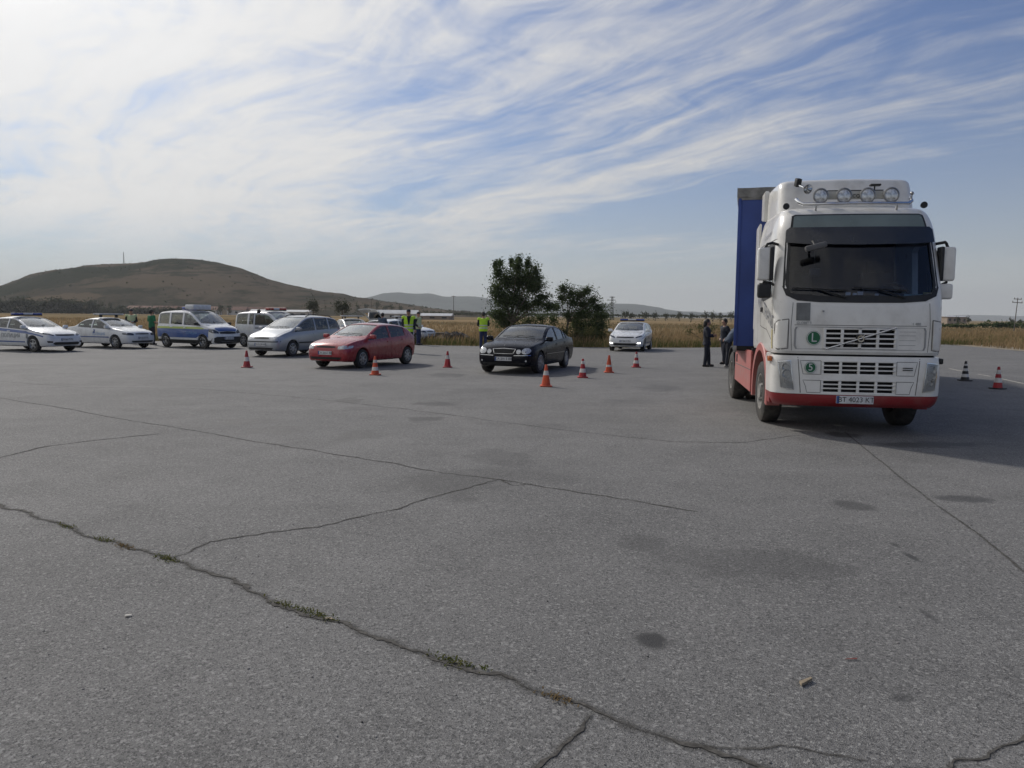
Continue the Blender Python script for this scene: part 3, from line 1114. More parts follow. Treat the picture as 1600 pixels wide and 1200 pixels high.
# --- compact saloon / hatchback of the late nineties
ATOP = [(.0, 1.405), (.25, 1.325), (.6, 1.17), (.92, 1.02), (1.02, .985), (1.4, .925), (1.7, .86), (1.9, .79), (1.99, .72), (2.035, .63), (2.055, .50)]
AH = spec(4.11, 1.71, 2.61, 1.22, .305,
          [(-2.055, .52), (-2.03, .68), (-1.99, .84), (-1.93, .96), (-1.84, 1.06), (-1.70, 1.18), (-1.52, 1.30), (-1.3, 1.365), (-1.0, 1.40), (-.6, 1.425), (-.25, 1.428)] + ATOP,
          [(-2.0, .95), (-1.5, .965), (-.5, .915), (.5, .865), (1.0, .83), (1.5, .76), (1.85, .68), (2.0, .60)],
          tum=.36, crown=.05, pillars=((-.32, .88), (-1.28, -.40)), ws=(1.03, 1.345), rw=(1.04, 1.28), cowl=.92)
AH.rwx = -1.3
make_body(AH)
AHL = [(.46, .62), (.72, .625), (.80, .66), (.79, .725), (.60, .735), (.46, .70)]
AFR = [(sym([(0, .655), (.36, .66), (.36, .705), (0, .715)]), M_PLAST, 'grille'), (sym([(0, .30), (.55, .30), (.60, .375), (0, .375)]), M_PLAST, 'lower_grille')]
finish(AH, ((-.36, .88), (-1.24, -.38)), AHL, [(.58, .72), (.80, .72), (.79, .94), (.66, .94)], AFR, (.78, .99), .02, .30, .50, .19)
AS = spec(4.25, 1.71, 2.61, 1.29, .305,
          [(-2.125, .52), (-2.11, .74), (-2.06, .90), (-1.98, .975), (-1.75, 1.0), (-1.55, 1.02), (-1.40, 1.09), (-1.1, 1.27), (-.85, 1.375), (-.55, 1.42), (-.2, 1.428)] + [(x + .07, z) for x, z in ATOP],
          [(-2.05, .90), (-1.5, .94), (-.5, .905), (.5, .865), (1.07, .83), (1.57, .76), (1.92, .68), (2.07, .60)],
          tum=.36, crown=.05, pillars=((-.25, .95), (-1.2, -.33)), ws=(1.03, 1.345), rw=(1.07, 1.32), cowl=.99)
AS.rwx = -.9
make_body(AS)
finish(AS, ((-.29, .95), (-1.2, -.31)), AHL, [(.5, .70), (.80, .70), (.80, .88), (.55, .88)], AFR, (.85, .99), .09, .30, .50, .19)
# --- compact people carrier
Z = spec(4.32, 1.74, 2.69, 1.24, .315,
         [(-2.16, .52), (-2.14, .75), (-2.10, .98), (-2.04, 1.18), (-1.95, 1.38), (-1.80, 1.53), (-1.5, 1.60), (-1.0, 1.63), (-.4, 1.635), (.05, 1.60), (.35, 1.51), (.7, 1.34), (1.05, 1.165), (1.25, 1.075), (1.45, 1.02), (1.75, .93), (1.97, .83), (2.08, .73), (2.135, .63), (2.16, .50)],
         [(-2.1, 1.06), (-1.5, 1.04), (-.5, 1.0), (.5, .955), (1.1, .92), (1.55, .85), (1.9, .74), (2.1, .62)],
         tum=.27, crown=.05, pillars=((-.22, 1.06), (-1.12, -.30), (-1.93, -1.20)), ws=(1.125, 1.54), rw=(1.12, 1.48), cowl=1.10)
Z.rwx = -1.6
make_body(Z)
finish(Z, ((-.26, .94), (-1.2, -.28)), [(.44, .66), (.74, .67), (.82, .72), (.80, .80), (.60, .79), (.44, .74)], [(.62, .80), (.82, .80), (.80, 1.1), (.70, 1.1)],
       [(sym([(0, .70), (.36, .705), (.36, .755), (0, .77)]), M_PLAST, 'grille'), (sym([(0, .29), (.55, .29), (.60, .36), (0, .37)]), M_PLAST, 'lower_grille'), (sym([(0, .575), (.70, .575), (.80, .59), (.80, .63), (.70, .615), (0, .615)]), M_PLAST, 'bumper_strip')],
       (.96, 1.10), .12, .40, .49, .20)
# --- small van with side windows
D = spec(4.36, 1.75, 2.81, 1.36, .32,
         [(-2.18, .55), (-2.165, .9), (-2.15, 1.3), (-2.12, 1.55), (-2.06, 1.70), (-1.9, 1.765), (-1.4, 1.80), (-.6, 1.815), (.05, 1.80), (.35, 1.73), (.65, 1.57), (.95, 1.375), (1.2, 1.215), (1.33, 1.155), (1.6, 1.09), (1.85, 1.0), (2.0, .90), (2.09, .76), (2.15, .62), (2.18, .50)],
         [(-2.15, 1.12), (-1.0, 1.10), (.3, 1.07), (.9, 1.04), (1.3, .99), (1.65, .90), (1.95, .78), (2.1, .62)],
         tum=.15, crown=.05, tail=(.86, .94, .98, 1.0), pillars=((-.05, 1.16), (-1.05, -.18), (-1.98, -1.18)), ws=(1.20, 1.70), rw=(1.15, 1.62), cowl=1.20, roofcut=.13)
D.rwx = -1.9
make_body(D)
finish(D, ((-.10, 1.02), (-1.12, -.14)), [(.50, .72), (.78, .735), (.82, .80), (.80, .93), (.66, .90), (.50, .80)], [(.70, .80), (.86, .80), (.84, 1.2), (.76, 1.2)],
       [(sym([(0, .70), (.45, .71), (.47, .80), (0, .83)]), M_PLAST, 'grille'), (sym([(0, .27), (.70, .28), (.80, .36), (.80, .50), (.64, .575), (0, .575)]), M_PLAST, 'front_bumper')],
       (1.0, 1.17), .22, .50, .50, .20, mmat=M_PLAST)
# --- black executive saloon
E_ = spec(4.82, 1.82, 2.85, 1.57, .325,
          [(-2.41, .55), (-2.39, .75), (-2.34, .92), (-2.26, 1.0), (-2.0, 1.035), (-1.75, 1.06), (-1.55, 1.115), (-1.2, 1.28), (-.85, 1.40), (-.5, 1.447), (-.15, 1.45), (.15, 1.415), (.45, 1.325), (.8, 1.165), (1.08, 1.035), (1.2, .995), (1.6, .955), (2.0, .895), (2.22, .83), (2.32, .76), (2.375, .66), (2.41, .50)],
          [(-2.3, .94), (-1.5, .97), (-.5, .94), (.5, .90), (1.1, .87), (1.6, .82), (2.1, .73), (2.32, .62)],
          tum=.37, crown=.055, nose=(.62, .82, .92, .975), pillars=((-.22, 1.06), (-1.02, -.30), (-1.28, -1.08)), ws=(1.04, 1.375), rw=(1.12, 1.36), cowl=1.09)
E_.rwx = -.9
make_body(E_)


def oval(cy, cz, a, b, n=14, rot=0):
    return [(cy + a * math.cos(2 * math.pi * k / n) * math.cos(rot) - b * math.sin(2 * math.pi * k / n) * math.sin(rot), cz + a * math.cos(2 * math.pi * k / n) * math.sin(rot) + b * math.sin(2 * math.pi * k / n) * math.cos(rot)) for k in range(n)]


finish(E_, ((-.26, 1.02), (-1.22, -.24)), oval(.67, .685, .125, .088, 16, .12), [(.55, .78), (.86, .78), (.84, .95), (.58, .95)],
       [(sym([(0, .60), (.30, .605), (.36, .745), (0, .765)]), M_CHROME, 'grille_surround'), (sym([(0, .27), (.62, .27), (.68, .35), (0, .36)]), M_PLAST, 'lower_grille'), ([(.32, .545), (.80, .56), (.80, .575), (.32, .56)], M_CHROME, 'chrome_strip'), ([(-.32, .545), (-.80, .56), (-.80, .575), (-.32, .56)], M_CHROME, 'chrome_strip')],
       (.95, 1.01), .12, .30, .455, .215, extra=(oval(.455, .665, .072, .066),))

# ------------------------------------------------------------------ the lorry: tractor unit
def plan_ring(xf, xb, w, rc, z, bow=.05, n=7):
    """outline at height z: slightly bowed front at xf, square back at xb, rounded front corners"""
    pts = []
    ww = w - rc
    for k in range(9):
        y = -ww + 2 * ww * k / 8
        pts.append((xf - bow * (y / ww) ** 2 if ww else xf, y))
    for k in range(1, n + 1):
        a = math.pi / 2 * k / n
        pts.append((xf - bow - rc + rc * math.cos(a), ww + rc * math.sin(a)))
    for t in (.33, .66):
        pts.append((xf - bow - rc + (xb - xf + bow + rc) * t, w))
    pts.append((xb + .04, w))
    pts.append((xb, w - .04))
    pts.append((xb, 0))
    pts.append((xb, -w + .04))
    pts.append((xb + .04, -w))
    for t in (.66, .33):
        pts.append((xf - bow - rc + (xb - xf + bow + rc) * t, -w))
    for k in range(n, 0, -1):
        a = math.pi / 2 * k / n
        pts.append((xf - bow - rc + rc * math.cos(a), -ww - rc * math.sin(a)))
    return [Vector((x, y, z)) for x, y in pts]


def disc(bm, c, r, t, axis='X', seg=24):
    a = {'X': Vector((1, 0, 0)), 'Y': Vector((0, 1, 0)), 'Z': Vector((0, 0, 1))}[axis]
    cyl(bm, Vector(c), Vector(c) + a * t, r, seg=seg)


TR = empty('lorry_tractor', (5.30, 12.62, 0), -99)
TR.scale = (1, .965, 1)
tag(TR, 'white and red lorry tractor unit with roof lamps and green stickers on its grille', 'lorry')
# cab shell
CAB = [(1.20, 1.36, 1.20, .20), (1.24, 1.385, 1.215, .22), (1.6, 1.385, 1.225, .24), (1.9, 1.375, 1.23, .25), (2.05, 1.345, 1.23, .25), (2.4, 1.245, 1.215, .25), (2.8, 1.125, 1.19, .25), (3.06, 1.045, 1.165, .25), (3.2, .985, 1.14, .26), (3.3, .92, 1.115, .28), (3.38, .81, 1.075, .30), (3.43, .62, 1.00, .32), (3.45, .36, .88, .34)]
fx, fw, fr = pch([(c[0], c[1]) for c in CAB]), pch([(c[0], c[2]) for c in CAB]), pch([(c[0], c[3]) for c in CAB])
zs = sorted(set([round(z, 3) for z in np.linspace(1.20, 3.45, 44)] + [c[0] for c in CAB]))
bm = nb()
loft(bm, [plan_ring(fx(z), -.86, fw(z), fr(z), z) for z in zs])
bmesh.ops.recalc_face_normals(bm, faces=bm.faces[:])
cab_bvh = BVHTree.FromBMesh(bm)
me = bpy.data.meshes.new('cab')
bm.to_mesh(me)
bm.free()
me.materials.append(None)
me.materials.append(None)
cuts = []
bm = nb()
loft(bm, [plan_ring(fx(z) - .07, -.80, fw(z) - .06, fr(z), z) for z in np.linspace(1.42, 3.30, 16)])
cuts.append(cutmesh(bm))
WSP = [(0, 2.03), (.5, 2.04), (.9, 2.075), (1.05, 2.12), (1.09, 2.22), (1.03, 3.0), (.6, 3.03), (0, 3.04)]
WSP = WSP + [(-y, z) for y, z in WSP[-2:0:-1]]
bm = nb()
prism(bm, WSP, .3, 2.0, 'x')
cuts.append(cutmesh(bm))
SWP = [(.93, 2.08), (.20, 2.02), (.02, 2.04), (.02, 2.78), (.12, 2.86), (.68, 2.86), (.78, 2.80)]
bm = nb()
prism(bm, SWP, -1.6, 1.6, 'y')
cuts.append(cutmesh(bm))
for s in (-1, 1):
    bm = nb()
    cyl(bm, (0, s * .8, .52), (0, s * 1.6, .52), .70, seg=40)
    cuts.append(cutmesh(bm))
# grille aperture in the front lid
bm = nb()
prism(bm, [(-.53, 1.285), (.53, 1.285), (.53, 1.585), (-.53, 1.585)], 1.30, 2.0, 'x')
cuts.append(cutmesh(bm))
cabm = boolean(me, cuts)
smooth(cabm, 28)
cabm.materials.clear()
cabm.materials.append(M_TRUCKW)
cabm.materials.append(M_INT)
ob('cab', cabm, M_TRUCKW, TR)
ob('windscreen', patch(cab_bvh, WSP, 'x', 1, -.015), M_TINT, TR)
for s in (1, -1):
    ob('window', patch(cab_bvh, SWP, 'y', s, -.015), M_GLASS, TR)
# black rubber surround of the screen, as a ring of strips
def ring_strip(bvh, poly, inner, axis, sgn, off, mt, name, root, thick=.012):
    n = len(poly)
    cy = sum(p[0] for p in poly) / n
    cz = sum(p[1] for p in poly) / n
    bm = nb()
    va, vb = [], []
    for (y, z) in poly:
        dv = Vector((y - cy, z - cz)).normalized() * inner
        for (yy, zz), lst in (((y, z), va), ((y - dv.x, z - dv.y), vb)):
            o = Vector((9 * sgn, yy, zz)) if axis == 'x' else Vector((yy, 9 * sgn, zz))
            dr = Vector((-sgn, 0, 0)) if axis == 'x' else Vector((0, -sgn, 0))
            l_, n_, _, _ = bvh.ray_cast(o, dr, 20)
            lst.append(bm.verts.new((l_ if l_ else o * 0) - dr * off))
    for i in range(n):
        j = (i + 1) % n
        bm.faces.new((va[i], va[j], vb[j], vb[i]))
    return ob(name, bm, mt, root)


def dens(poly, k=6):
    out = []
    for a, b in zip(poly, poly[1:] + poly[:1]):
        for i in range(k):
            out.append((a[0] + (b[0] - a[0]) * i / k, a[1] + (b[1] - a[1]) * i / k))
    return out


def grow(poly, d):
    n = len(poly)
    cy, cz = sum(p[0] for p in poly) / n, sum(p[1] for p in poly) / n
    return [(y + (d if y > cy else -d), z + (d if z > cz else -d)) for y, z in poly]


ring_strip(cab_bvh, dens(grow(WSP, .035), 3), .075, 'x', 1, .004, M_PLAST, 'screen_seal', TR)
for s in (1, -1):
    ring_strip(cab_bvh, dens(grow(SWP, .03), 3), .06, 'y', s, .004, M_PLAST, 'window_seal', TR)
# lower black edge of the screen with rounded corners
LOW = [(0, 1.955), (.6, 1.96), (.92, 1.985), (1.08, 2.06), (1.13, 2.2), (1.08, 2.16), (1.0, 2.09), (.5, 2.05), (0, 2.045)]
ob('screen_base', patch(cab_bvh, LOW + [(-y, z) for y, z in LOW[-2:0:-1]], 'x', 1, .007), M_PLAST, TR)
# upper panel above the visor: pale green-grey panel in a black frame
UP = [(-1.0, 3.07), (1.0, 3.07), (.965, 3.27), (.91, 3.29), (-.91, 3.29), (-.965, 3.27)]
ob('roof_panel_frame', patch(cab_bvh, UP, 'x', 1, .006), M_PLAST, TR)
UP2 = [(-.965, 3.085), (.965, 3.085), (.935, 3.255), (.9, 3.268), (-.9, 3.268), (-.935, 3.255)]
m_uppan = mat('roof_panel_glass', (.19, .235, .225), .25, coat=.6, var=.10, scale=2)
ob('roof_panel', patch(cab_bvh, UP2, 'x', 1, .010), m_uppan, TR)
# sun visor: smoked shell standing off the screen
VI = [(-1.06, 2.84), (-.8, 2.815), (0, 2.80), (.8, 2.815), (1.06, 2.84), (1.04, 3.03), (1.0, 3.065), (-1.0, 3.065), (-1.04, 3.03)]
m_visor = mat('smoked_visor', (.018, .022, .032), .18, coat=.6)
ob('sun_visor', patch(cab_bvh, VI, 'x', 1, .055, .07, thick=.012), m_visor, TR)
# front lid seams, side flaps, lower lid panel
m_seam = mat('seam_shadow_gap', (.16, .155, .15), .9)


def seam(pts, axis, sgn, bvh, root, wd=.008, off=.003, mt=None, name='panel_seam'):
    bm = nb()
    P = []
    for a, b in zip(pts, pts[1:]):
        n = max(2, int(math.hypot(b[0] - a[0], b[1] - a[1]) / .06))
        P += [(a[0] + (b[0] - a[0]) * i / n, a[1] + (b[1] - a[1]) * i / n) for i in range(n)]
    P.append(pts[-1])
    prev = None
    for i, q in enumerate(P):
        a, b = P[max(i - 1, 0)], P[min(i + 1, len(P) - 1)]
        t = Vector((b[0] - a[0], b[1] - a[1])).normalized()
        nn = Vector((-t.y, t.x)) * wd / 2
        cur = []
        for s in (1, -1):
            u, v = q[0] + nn.x * s, q[1] + nn.y * s
            o = Vector((9 * sgn, u, v)) if axis == 'x' else Vector((u, 9 * sgn, v))
            dr = Vector((-sgn, 0, 0)) if axis == 'x' else Vector((0, -sgn, 0))
            l_, n_, _, _ = bvh.ray_cast(o, dr, 20)
            if l_ is None:
                cur = None
                break
            cur.append(bm.verts.new(l_ - dr * off))
        if cur and prev:
            bm.faces.new((prev[0], prev[1], cur[1], cur[0]))
        prev = cur
    return ob(name, bm, mt or m_seam, root, ang=0)


LID = [(-.98, 1.955), (-1.0, 1.6), (-.98, 1.245)]
seam(LID, 'x', 1, cab_bvh, TR)
seam([(-y, z) for y, z in LID], 'x', 1, cab_bvh, TR)
seam([(-.95, 1.625), (.95, 1.625)], 'x', 1, cab_bvh, TR, .008)
for s in (1, -1):        # corner air deflector flaps
    fl = [(s * 1.04, 1.70), (s * 1.17, 1.68), (s * 1.195, 1.64), (s * 1.205, 1.30), (s * 1.17, 1.27), (s * 1.05, 1.29)]
    ob('corner_flap', patch(cab_bvh, fl, 'x', 1, .012, .05, thick=.012), M_TRUCKW, TR)
    seam([(s * 1.035, 1.71), (s * 1.175, 1.69), (s * 1.21, 1.64), (s * 1.215, 1.29), (s * 1.17, 1.255), (s * 1.035, 1.275), (s * 1.035, 1.71)], 'x', 1, cab_bvh, TR, .014, .006)
# grille surround recess and slats
m_groove = mat('recess_grey', (.36, .36, .36), .5)
GS = [(-.93, 1.27), (.93, 1.27), (.95, 1.32), (.95, 1.555), (.93, 1.60), (-.93, 1.60), (-.95, 1.555), (-.95, 1.32)]
ring_strip(cab_bvh, dens(GS, 4), .028, 'x', 1, .006, m_groove, 'grille_surround', TR)
xg = fx(1.43)
bm = nb()
box(bm, (xg - .08, 0, 1.435), (.02, 1.06, .31))
ob('grille_core', bm, M_UNDER, TR)
bm = nb()
box(bm, (0, 0, 0), (.035, 1.05, .024), .006)
slat = mesh_of(bm, 'slat')
for k in range(5):
    o = ob('grille_slat', slat, M_TRUCKW, TR)
    o.location = (xg - .012, 0, 1.295 + .07 * k)
bm = nb()
box(bm, (0, 0, 0), (.04, .042, .31), .006)
post = mesh_of(bm, 'post')
for y in (-.51, -.255, 0, .255, .51):
    o = ob('grille_post', post, M_TRUCKW, TR)
    o.location = (xg - .018, y, 1.435)
for z in (1.345, 1.415, 1.485, 1.54):      # pressed ribs on the right of the lid
    seam([(.56, z), (.80, z)], 'x', 1, cab_bvh, TR, .006, .004, m_groove, 'panel_rib')
# diagonal bar and round badge
bm = nb()
a0, a1 = Vector((xg + .035, -.50, 1.275)), Vector((xg + .035, .50, 1.60))
cyl(bm, a0, a1, .013, seg=8)
ob('diagonal_bar', bm, M_CHROME, TR)
bm = nb()
box(bm, (xg + .025, .0, 1.435), (.03, .125, .125), .02)
bd = ob('badge', bm, M_PLAST, TR)
bm = nb()
lathe(bm, [(.030, 0), (.050, 0), (.050, .02), (.030, .02)], 'X', 24, (xg + .032, 0, 1.435))
ob('badge_ring', bm, M_CHROME, bd)
bm = nb()
cyl(bm, (xg + .04, .03, 1.465), (xg + .04, .058, 1.493), .008, seg=6)
ob('badge_arrow', bm, M_CHROME, bd)
# grey notice panel on the lid, lock knob, lettering
ob('notice_plate', patch(cab_bvh, [(-.93, 1.69), (-.73, 1.69), (-.73, 1.95), (-.93, 1.95)], 'x', 1, .01, thick=.01), mat('notice_grey', (.20, .21, .215), .5, var=.2), TR)
bm = nb()
disc(bm, (xg - .0, -.55, 1.83), .014, .03)
ob('lid_lock', bm, M_STEEL, TR)


def front_text(s, size, y, z, x, mt, root, name='lettering', ext=.002):
    o = ob(name, text_mesh(s, size, ext), mt, root)
    o.rotation_euler = (R(90), 0, R(90))
    o.location = (x, y, z)
    return o


m_txt = mat('silver_letters', (.33, .34, .35), .4, .5)
m_txd = mat('door_print', (.13, .14, .17), .5)
front_text('GLOBETROTTER XL', .052, -.69, 1.655, fx(1.65) - .028, m_txt, TR)
front_text('FH 480', .055, .78, 1.655, fx(1.65) - .03, m_txt, TR)
m_green = mat('green_sticker', (.012, .13, .055), .4, var=.1)


def sticker(s, y, z, r, x, root):
    bm = nb()
    disc(bm, (x, y, z), r, .008, seg=32)
    d_ = ob('sticker', bm, m_green, root)
    bm = nb()
    lathe(bm, [(r - .012, .0085), (r - .004, .0085), (r - .004, .0105), (r - .012, .0105)], 'X', 32, (x, y, z))
    ob('sticker_ring', bm, M_PLATE, d_)
    t_ = front_text(s, r * 1.75, y, z, x + .012, M_PLATE, d_, ext=.001)
    for v in t_.data.vertices:               # heavier strokes
        pass
    return d_


sticker('L', -.665, 1.435, .105, xg - .018, TR)
# --- bumper
BX = 1.40
BW = pch([(.42, 1.17), (.50, 1.215), (.62, 1.24), (.9, 1.245), (1.17, 1.23)])
BF = pch([(.42, 1.33), (.48, 1.395), (.58, 1.42), (.9, 1.41), (1.14, 1.39), (1.17, 1.375)])


def bump_loft(z0, z1, n):
    bm = nb()
    loft(bm, [plan_ring(BF(z), .70, BW(z), .26, z, .06) for z in np.linspace(z0, z1, n)])
    return bm


bm = bump_loft(.605, 1.17, 16)
bmesh.ops.recalc_face_normals(bm, faces=bm.faces[:])
bmp_bvh = BVHTree.FromBMesh(bm)
me = bpy.data.meshes.new('bumper')
bm.to_mesh(me)
bm.free()
me.materials.append(None)
me.materials.append(None)
cuts = []
bm = nb()
prism(bm, [(-.535, .905), (.535, .905), (.535, 1.095), (-.535, 1.095)], 1.33, 2, 'x')
cuts.append(cutmesh(bm))
bm = nb()
prism(bm, [(-.535, .635), (.535, .635), (.535, .815), (-.535, .815)], 1.33, 2, 'x')
cuts.append(cutmesh(bm))
HL = [(.925, .66), (1.115, .69), (1.165, 1.08), (.985, 1.10)]
HLm = mirror_poly(HL)
bmm = boolean(me, cuts)
smooth(bmm, 28)
bmm.materials.clear()
bmm.materials.append(M_TRUCKW)
bmm.materials.append(M_UNDER)
ob('bumper', bmm, M_TRUCKW, TR)
bm = bump_loft(.42, .60, 8)
bmesh.ops.recalc_face_normals(bm, faces=bm.faces[:])
lb_bvh = BVHTree.FromBMesh(bm)
ob('lower_bumper', bm, M_TRUCKR, TR)
bm = nb()
loft(bm, [plan_ring(1.34, .7, 1.17, .24, z, .06) for z in (1.15, 1.215)])
ob('bumper_gap', bm, M_UNDER, TR)
for zc_, hh in ((1.0, .19), (.725, .18)):
    bm = nb()
    box(bm, (1.335, 0, zc_), (.02, 1.06, hh))
    ob('grille_core', bm, M_UNDER, TR)
bm = nb()
box(bm, (0, 0, 0), (.03, 1.06, .020), .005)
slat2 = mesh_of(bm, 'slat')
bm = nb()
box(bm, (0, 0, 0), (.036, .04, .19), .005)
post2 = mesh_of(bm, 'post')
for zc_, hh in ((1.0, .19), (.725, .18)):
    for k in range(4):
        o = ob('grille_slat', slat2, M_TRUCKW, TR)
        o.location = (1.385, 0, zc_ - hh / 2 + hh * k / 3)
    for y in (-.52, -.26, 0, .26, .52):
        o = ob('grille_post', post2, M_TRUCKW, TR)
        o.location = (1.38 - .05 * y * y, y, zc_)
for s in (1, -1):
    seam([(s * .545, 1.10), (s * .845, 1.10), (s * .80, .90), (s * .545, .90), (s * .545, 1.10)], 'x', 1, bmp_bvh, TR, .008)
    seam([(s * .545, .81), (s * .80, .81), (s * .76, .72), (s * .74, .63), (s * .545, .63), (s * .545, .81)], 'x', 1, bmp_bvh, TR, .008)
    seam([(s * .88, 1.15), (s * .83, .62)], 'x', 1, bmp_bvh, TR, .012)
    hp = HL if s > 0 else HLm
    hb = ob('headlight', patch(bmp_bvh, hp, 'x', 1, .006, .05), M_STEEL, TR)
    cy = sum(p[0] for p in hp) / 4
    for (dy, z, rr_) in ((.012, 1.00, .055), (.0, .90, .062), (-.012, .80, .04)):
        l_, n_, _, _ = bmp_bvh.ray_cast(Vector((9, cy + s * dy, z)), Vector((-1, 0, 0)), 20)
        bm = nb()
        lathe(bm, [(.0001, .0), (rr_ * .35, .006), (rr_ * .95, .026), (rr_, .03), (rr_, .0), (.0001, -.004)], 'X', 20, (l_.x - .012, cy + s * dy, z))
        ob('lamp', bm, M_LAMP, hb)
    ob('lens', patch(bmp_bvh, [(cy + (p[0] - cy) * .93, .885 + (p[1] - .885) * .95) for p in hp], 'x', 1, .035, .05), M_LENS, hb)
    ring_strip(bmp_bvh, dens(hp, 4), .012, 'x', 1, .014, M_CHROME, 'lamp_trim', hb)
    bm = nb()                                 # side marker: amber on the left of the picture
    box(bm, (1.08, s * 1.255, 1.11), (.16, .06, .085), .02)
    ob('indicator', bm, M_AMBER if s < 0 else M_PLAST, TR)
bm = nb()
box(bm, (0, 0, 0), (.008, .14, .012))
vent = mesh_of(bm, 'vent')
for z in (.985, 1.015):
    o = ob('vent_slot', vent, M_UNDER, TR)
    o.location = (1.392, .70, z)
sticker('5', -.70, 1.0, .085, 1.396, TR)
pl_ = plate(TR, (1.415, -.04, .535), 'BT 4023 KT', w=.54)
# --- lower side: doors, steps, wings
for s in (1, -1):
    seam([(.98, 2.0), (1.02, 1.75), (1.0, 1.62)], 'y', s, cab_bvh, TR, .012)
    seam([(-.08, 2.9), (-.08, 1.60), (.10, 1.575), (.55, 1.54), (.95, 1.40)], 'y', s, cab_bvh, TR, .014)
    seam([(-.84, 2.93), (.86, 2.93)], 'y', s, cab_bvh, TR, .012)
    seam([(-.35, 3.35), (-.35, 1.3)], 'y', s, cab_bvh, TR, .008)
    bm = nb()
    l_, n_, _, _ = cab_bvh.ray_cast(Vector((.06, 9 * s, 1.86)), Vector((0, -s, 0)), 20)
    box(bm, (.06, l_.y + s * .012, 1.86), (.14, .03, .075), .012)
    ob('door_handle', bm, M_PLAST, TR)
    # red wheel arch lip
    bm = nb()
    rings = []
    for k in range(19):
        a = R(-12 + k * (204 / 18))
        c, sn = math.cos(a), math.sin(a)
        rings.append([Vector((c * r_, s * y_, .52 + sn * r_)) for r_, y_ in ((.67, 1.02), (.67, 1.235), (.78, 1.235), (.80, 1.22), (.80, 1.02))])
    loft(bm, rings)
    ob('wheel_arch', bm, M_SKIRT if s < 0 else M_TRUCKR, TR)  # sun-facing lip takes the paler red: sunlight put into its colour
    # step panel between bumper and arch
    bm = nb()
    prism(bm, [(.72, .62), (.98, .62), (.98, 1.19), (.66, 1.19), (.62, 1.05)], s * 1.17, s * 1.232, 'y', .01)
    ob('step_panel', bm, M_TRUCKW, TR)
    bm = nb()
    prism(bm, [(.70, .42), (.98, .42), (.98, .615), (.69, .615)], s * 1.10, s * 1.22, 'y', .01)
    ob('entry_step', bm, M_TRUCKR, TR)
    # side skirt over tank and batteries
    bm = nb()
    prism(bm, [(-.86, .40), (-3.0, .46), (-3.0, 1.06), (-2.85, 1.12), (-.86, 1.14)], s * 1.19, s * 1.245, 'y', .012)
    sk = ob('side_skirt', bm, M_SKIRT, TR)
    bm = nb()
    box(bm, (-1.93, s * 1.247, .80), (2.1, .006, .014))
    ob('skirt_seam', bm, m_seam, sk)
    bm = nb()
    box(bm, (-2.72, s * 1.25, .92), (.10, .012, .16), .004)
    ob('skirt_catch', bm, M_PLAST, sk)
    bm = nb()
    prism(bm, [(-.86, .36), (-.92, .36), (-.92, 1.18), (-.86, 1.18)], s * .75, s * 1.23, 'y')
    ob('mud_flap', bm, M_PLAST, TR)
    bm = nb()
    cyl(bm, (-1.0, s * .80, .78), (-2.7, s * .80, .78), .32, seg=20)
    ob('fuel_tank', bm, M_STEEL, TR)
    # rear edge wing of the cab
    bm = nb()
    prism(bm, [(-.80, 1.45), (-1.13, 1.52), (-1.13, 3.30), (-.80, 3.36)], s * 1.15, s * 1.19, 'y', .012)
    ob('cab_extender', bm, M_TRUCKW, TR)
# print on the door and above it
lettering(TR, cab_bvh, 'VIKI TRANS', .30, .38, 1.84, -1, m_txd, R(-15), .012)
lettering(TR, cab_bvh, 'Globetrotter', .11, .05, 3.06, -1, m_txd, R(6), .012)
m_yel = mat('yellow_sticker', (.50, .40, .08), .5, var=.25, scale=40)
ob('warning_sticker', patch(cab_bvh, [(1.02, 1.26), (1.09, 1.26), (1.09, 1.55), (1.02, 1.55)], 'y', -1, .006), m_yel, TR)
# --- roof: deflector, lamp bar, horn, marker lamps
bm = nb()
dfz = [(3.30, .46, 1.04, .16), (3.42, .43, 1.05, .16), (3.6, .36, 1.05, .16), (3.8, .27, 1.04, .16), (3.88, .23, 1.03, .16), (3.92, .19, 1.0, .16), (3.94, .12, .95, .16)]
loft(bm, [plan_ring(x, -.90, w_, r_, z, .10) for z, x, w_, r_ in dfz])
bmesh.ops.recalc_face_normals(bm, faces=bm.faces[:])
def_bvh = BVHTree.FromBMesh(bm)
ob('roof_deflector', bm, M_TRUCKW, TR)
for s in (1, -1):
    bm = nb()
    prism(bm, [(-.905, 3.40), (-1.20, 3.44), (-1.20, 3.90), (-.905, 3.935)], s * 1.02, s * 1.10, 'y', .015)
    ob('deflector_wing', bm, M_TRUCKW, TR)
bm = nb()
tube(bm, [(.62, -.86, 3.56), (.74, -.84, 3.50), (.80, -.78, 3.455), (.84, -.6, 3.45), (.86, 0, 3.455), (.84, .6, 3.45), (.80, .78, 3.455), (.74, .84, 3.50), (.62, .86, 3.56)], .028, 10)
for y in (-.6, .6):
    cyl(bm, (.80, y, 3.30), (.84, y, 3.45), .018, seg=8)
bar = ob('lamp_bar', bm, M_CHROME, TR)
bm = nb()
box(bm, (.70, .01, 3.60), (.03, .98, .12), .02)
ob('lamp_backboard', bm, mat('pale_panel', (.50, .50, .47), .5), bar)
bm = nb()
box(bm, (.70, .01, 3.672), (.02, .84, .014), .004)
ob('lamp_strut', bm, M_PLAST, bar)
front_text('ECO', .075, .005, 3.585, .722, M_INK, bar)
bm = nb()
lathe(bm, [(.0001, -.07), (.07, -.06), (.105, .0), (.118, .015), (.118, .035), (.103, .04), (.098, .03), (.04, .005), (.0001, .0)], 'X', 28)
lampm = mesh_of(bm, 'lamp')
bm = nb()
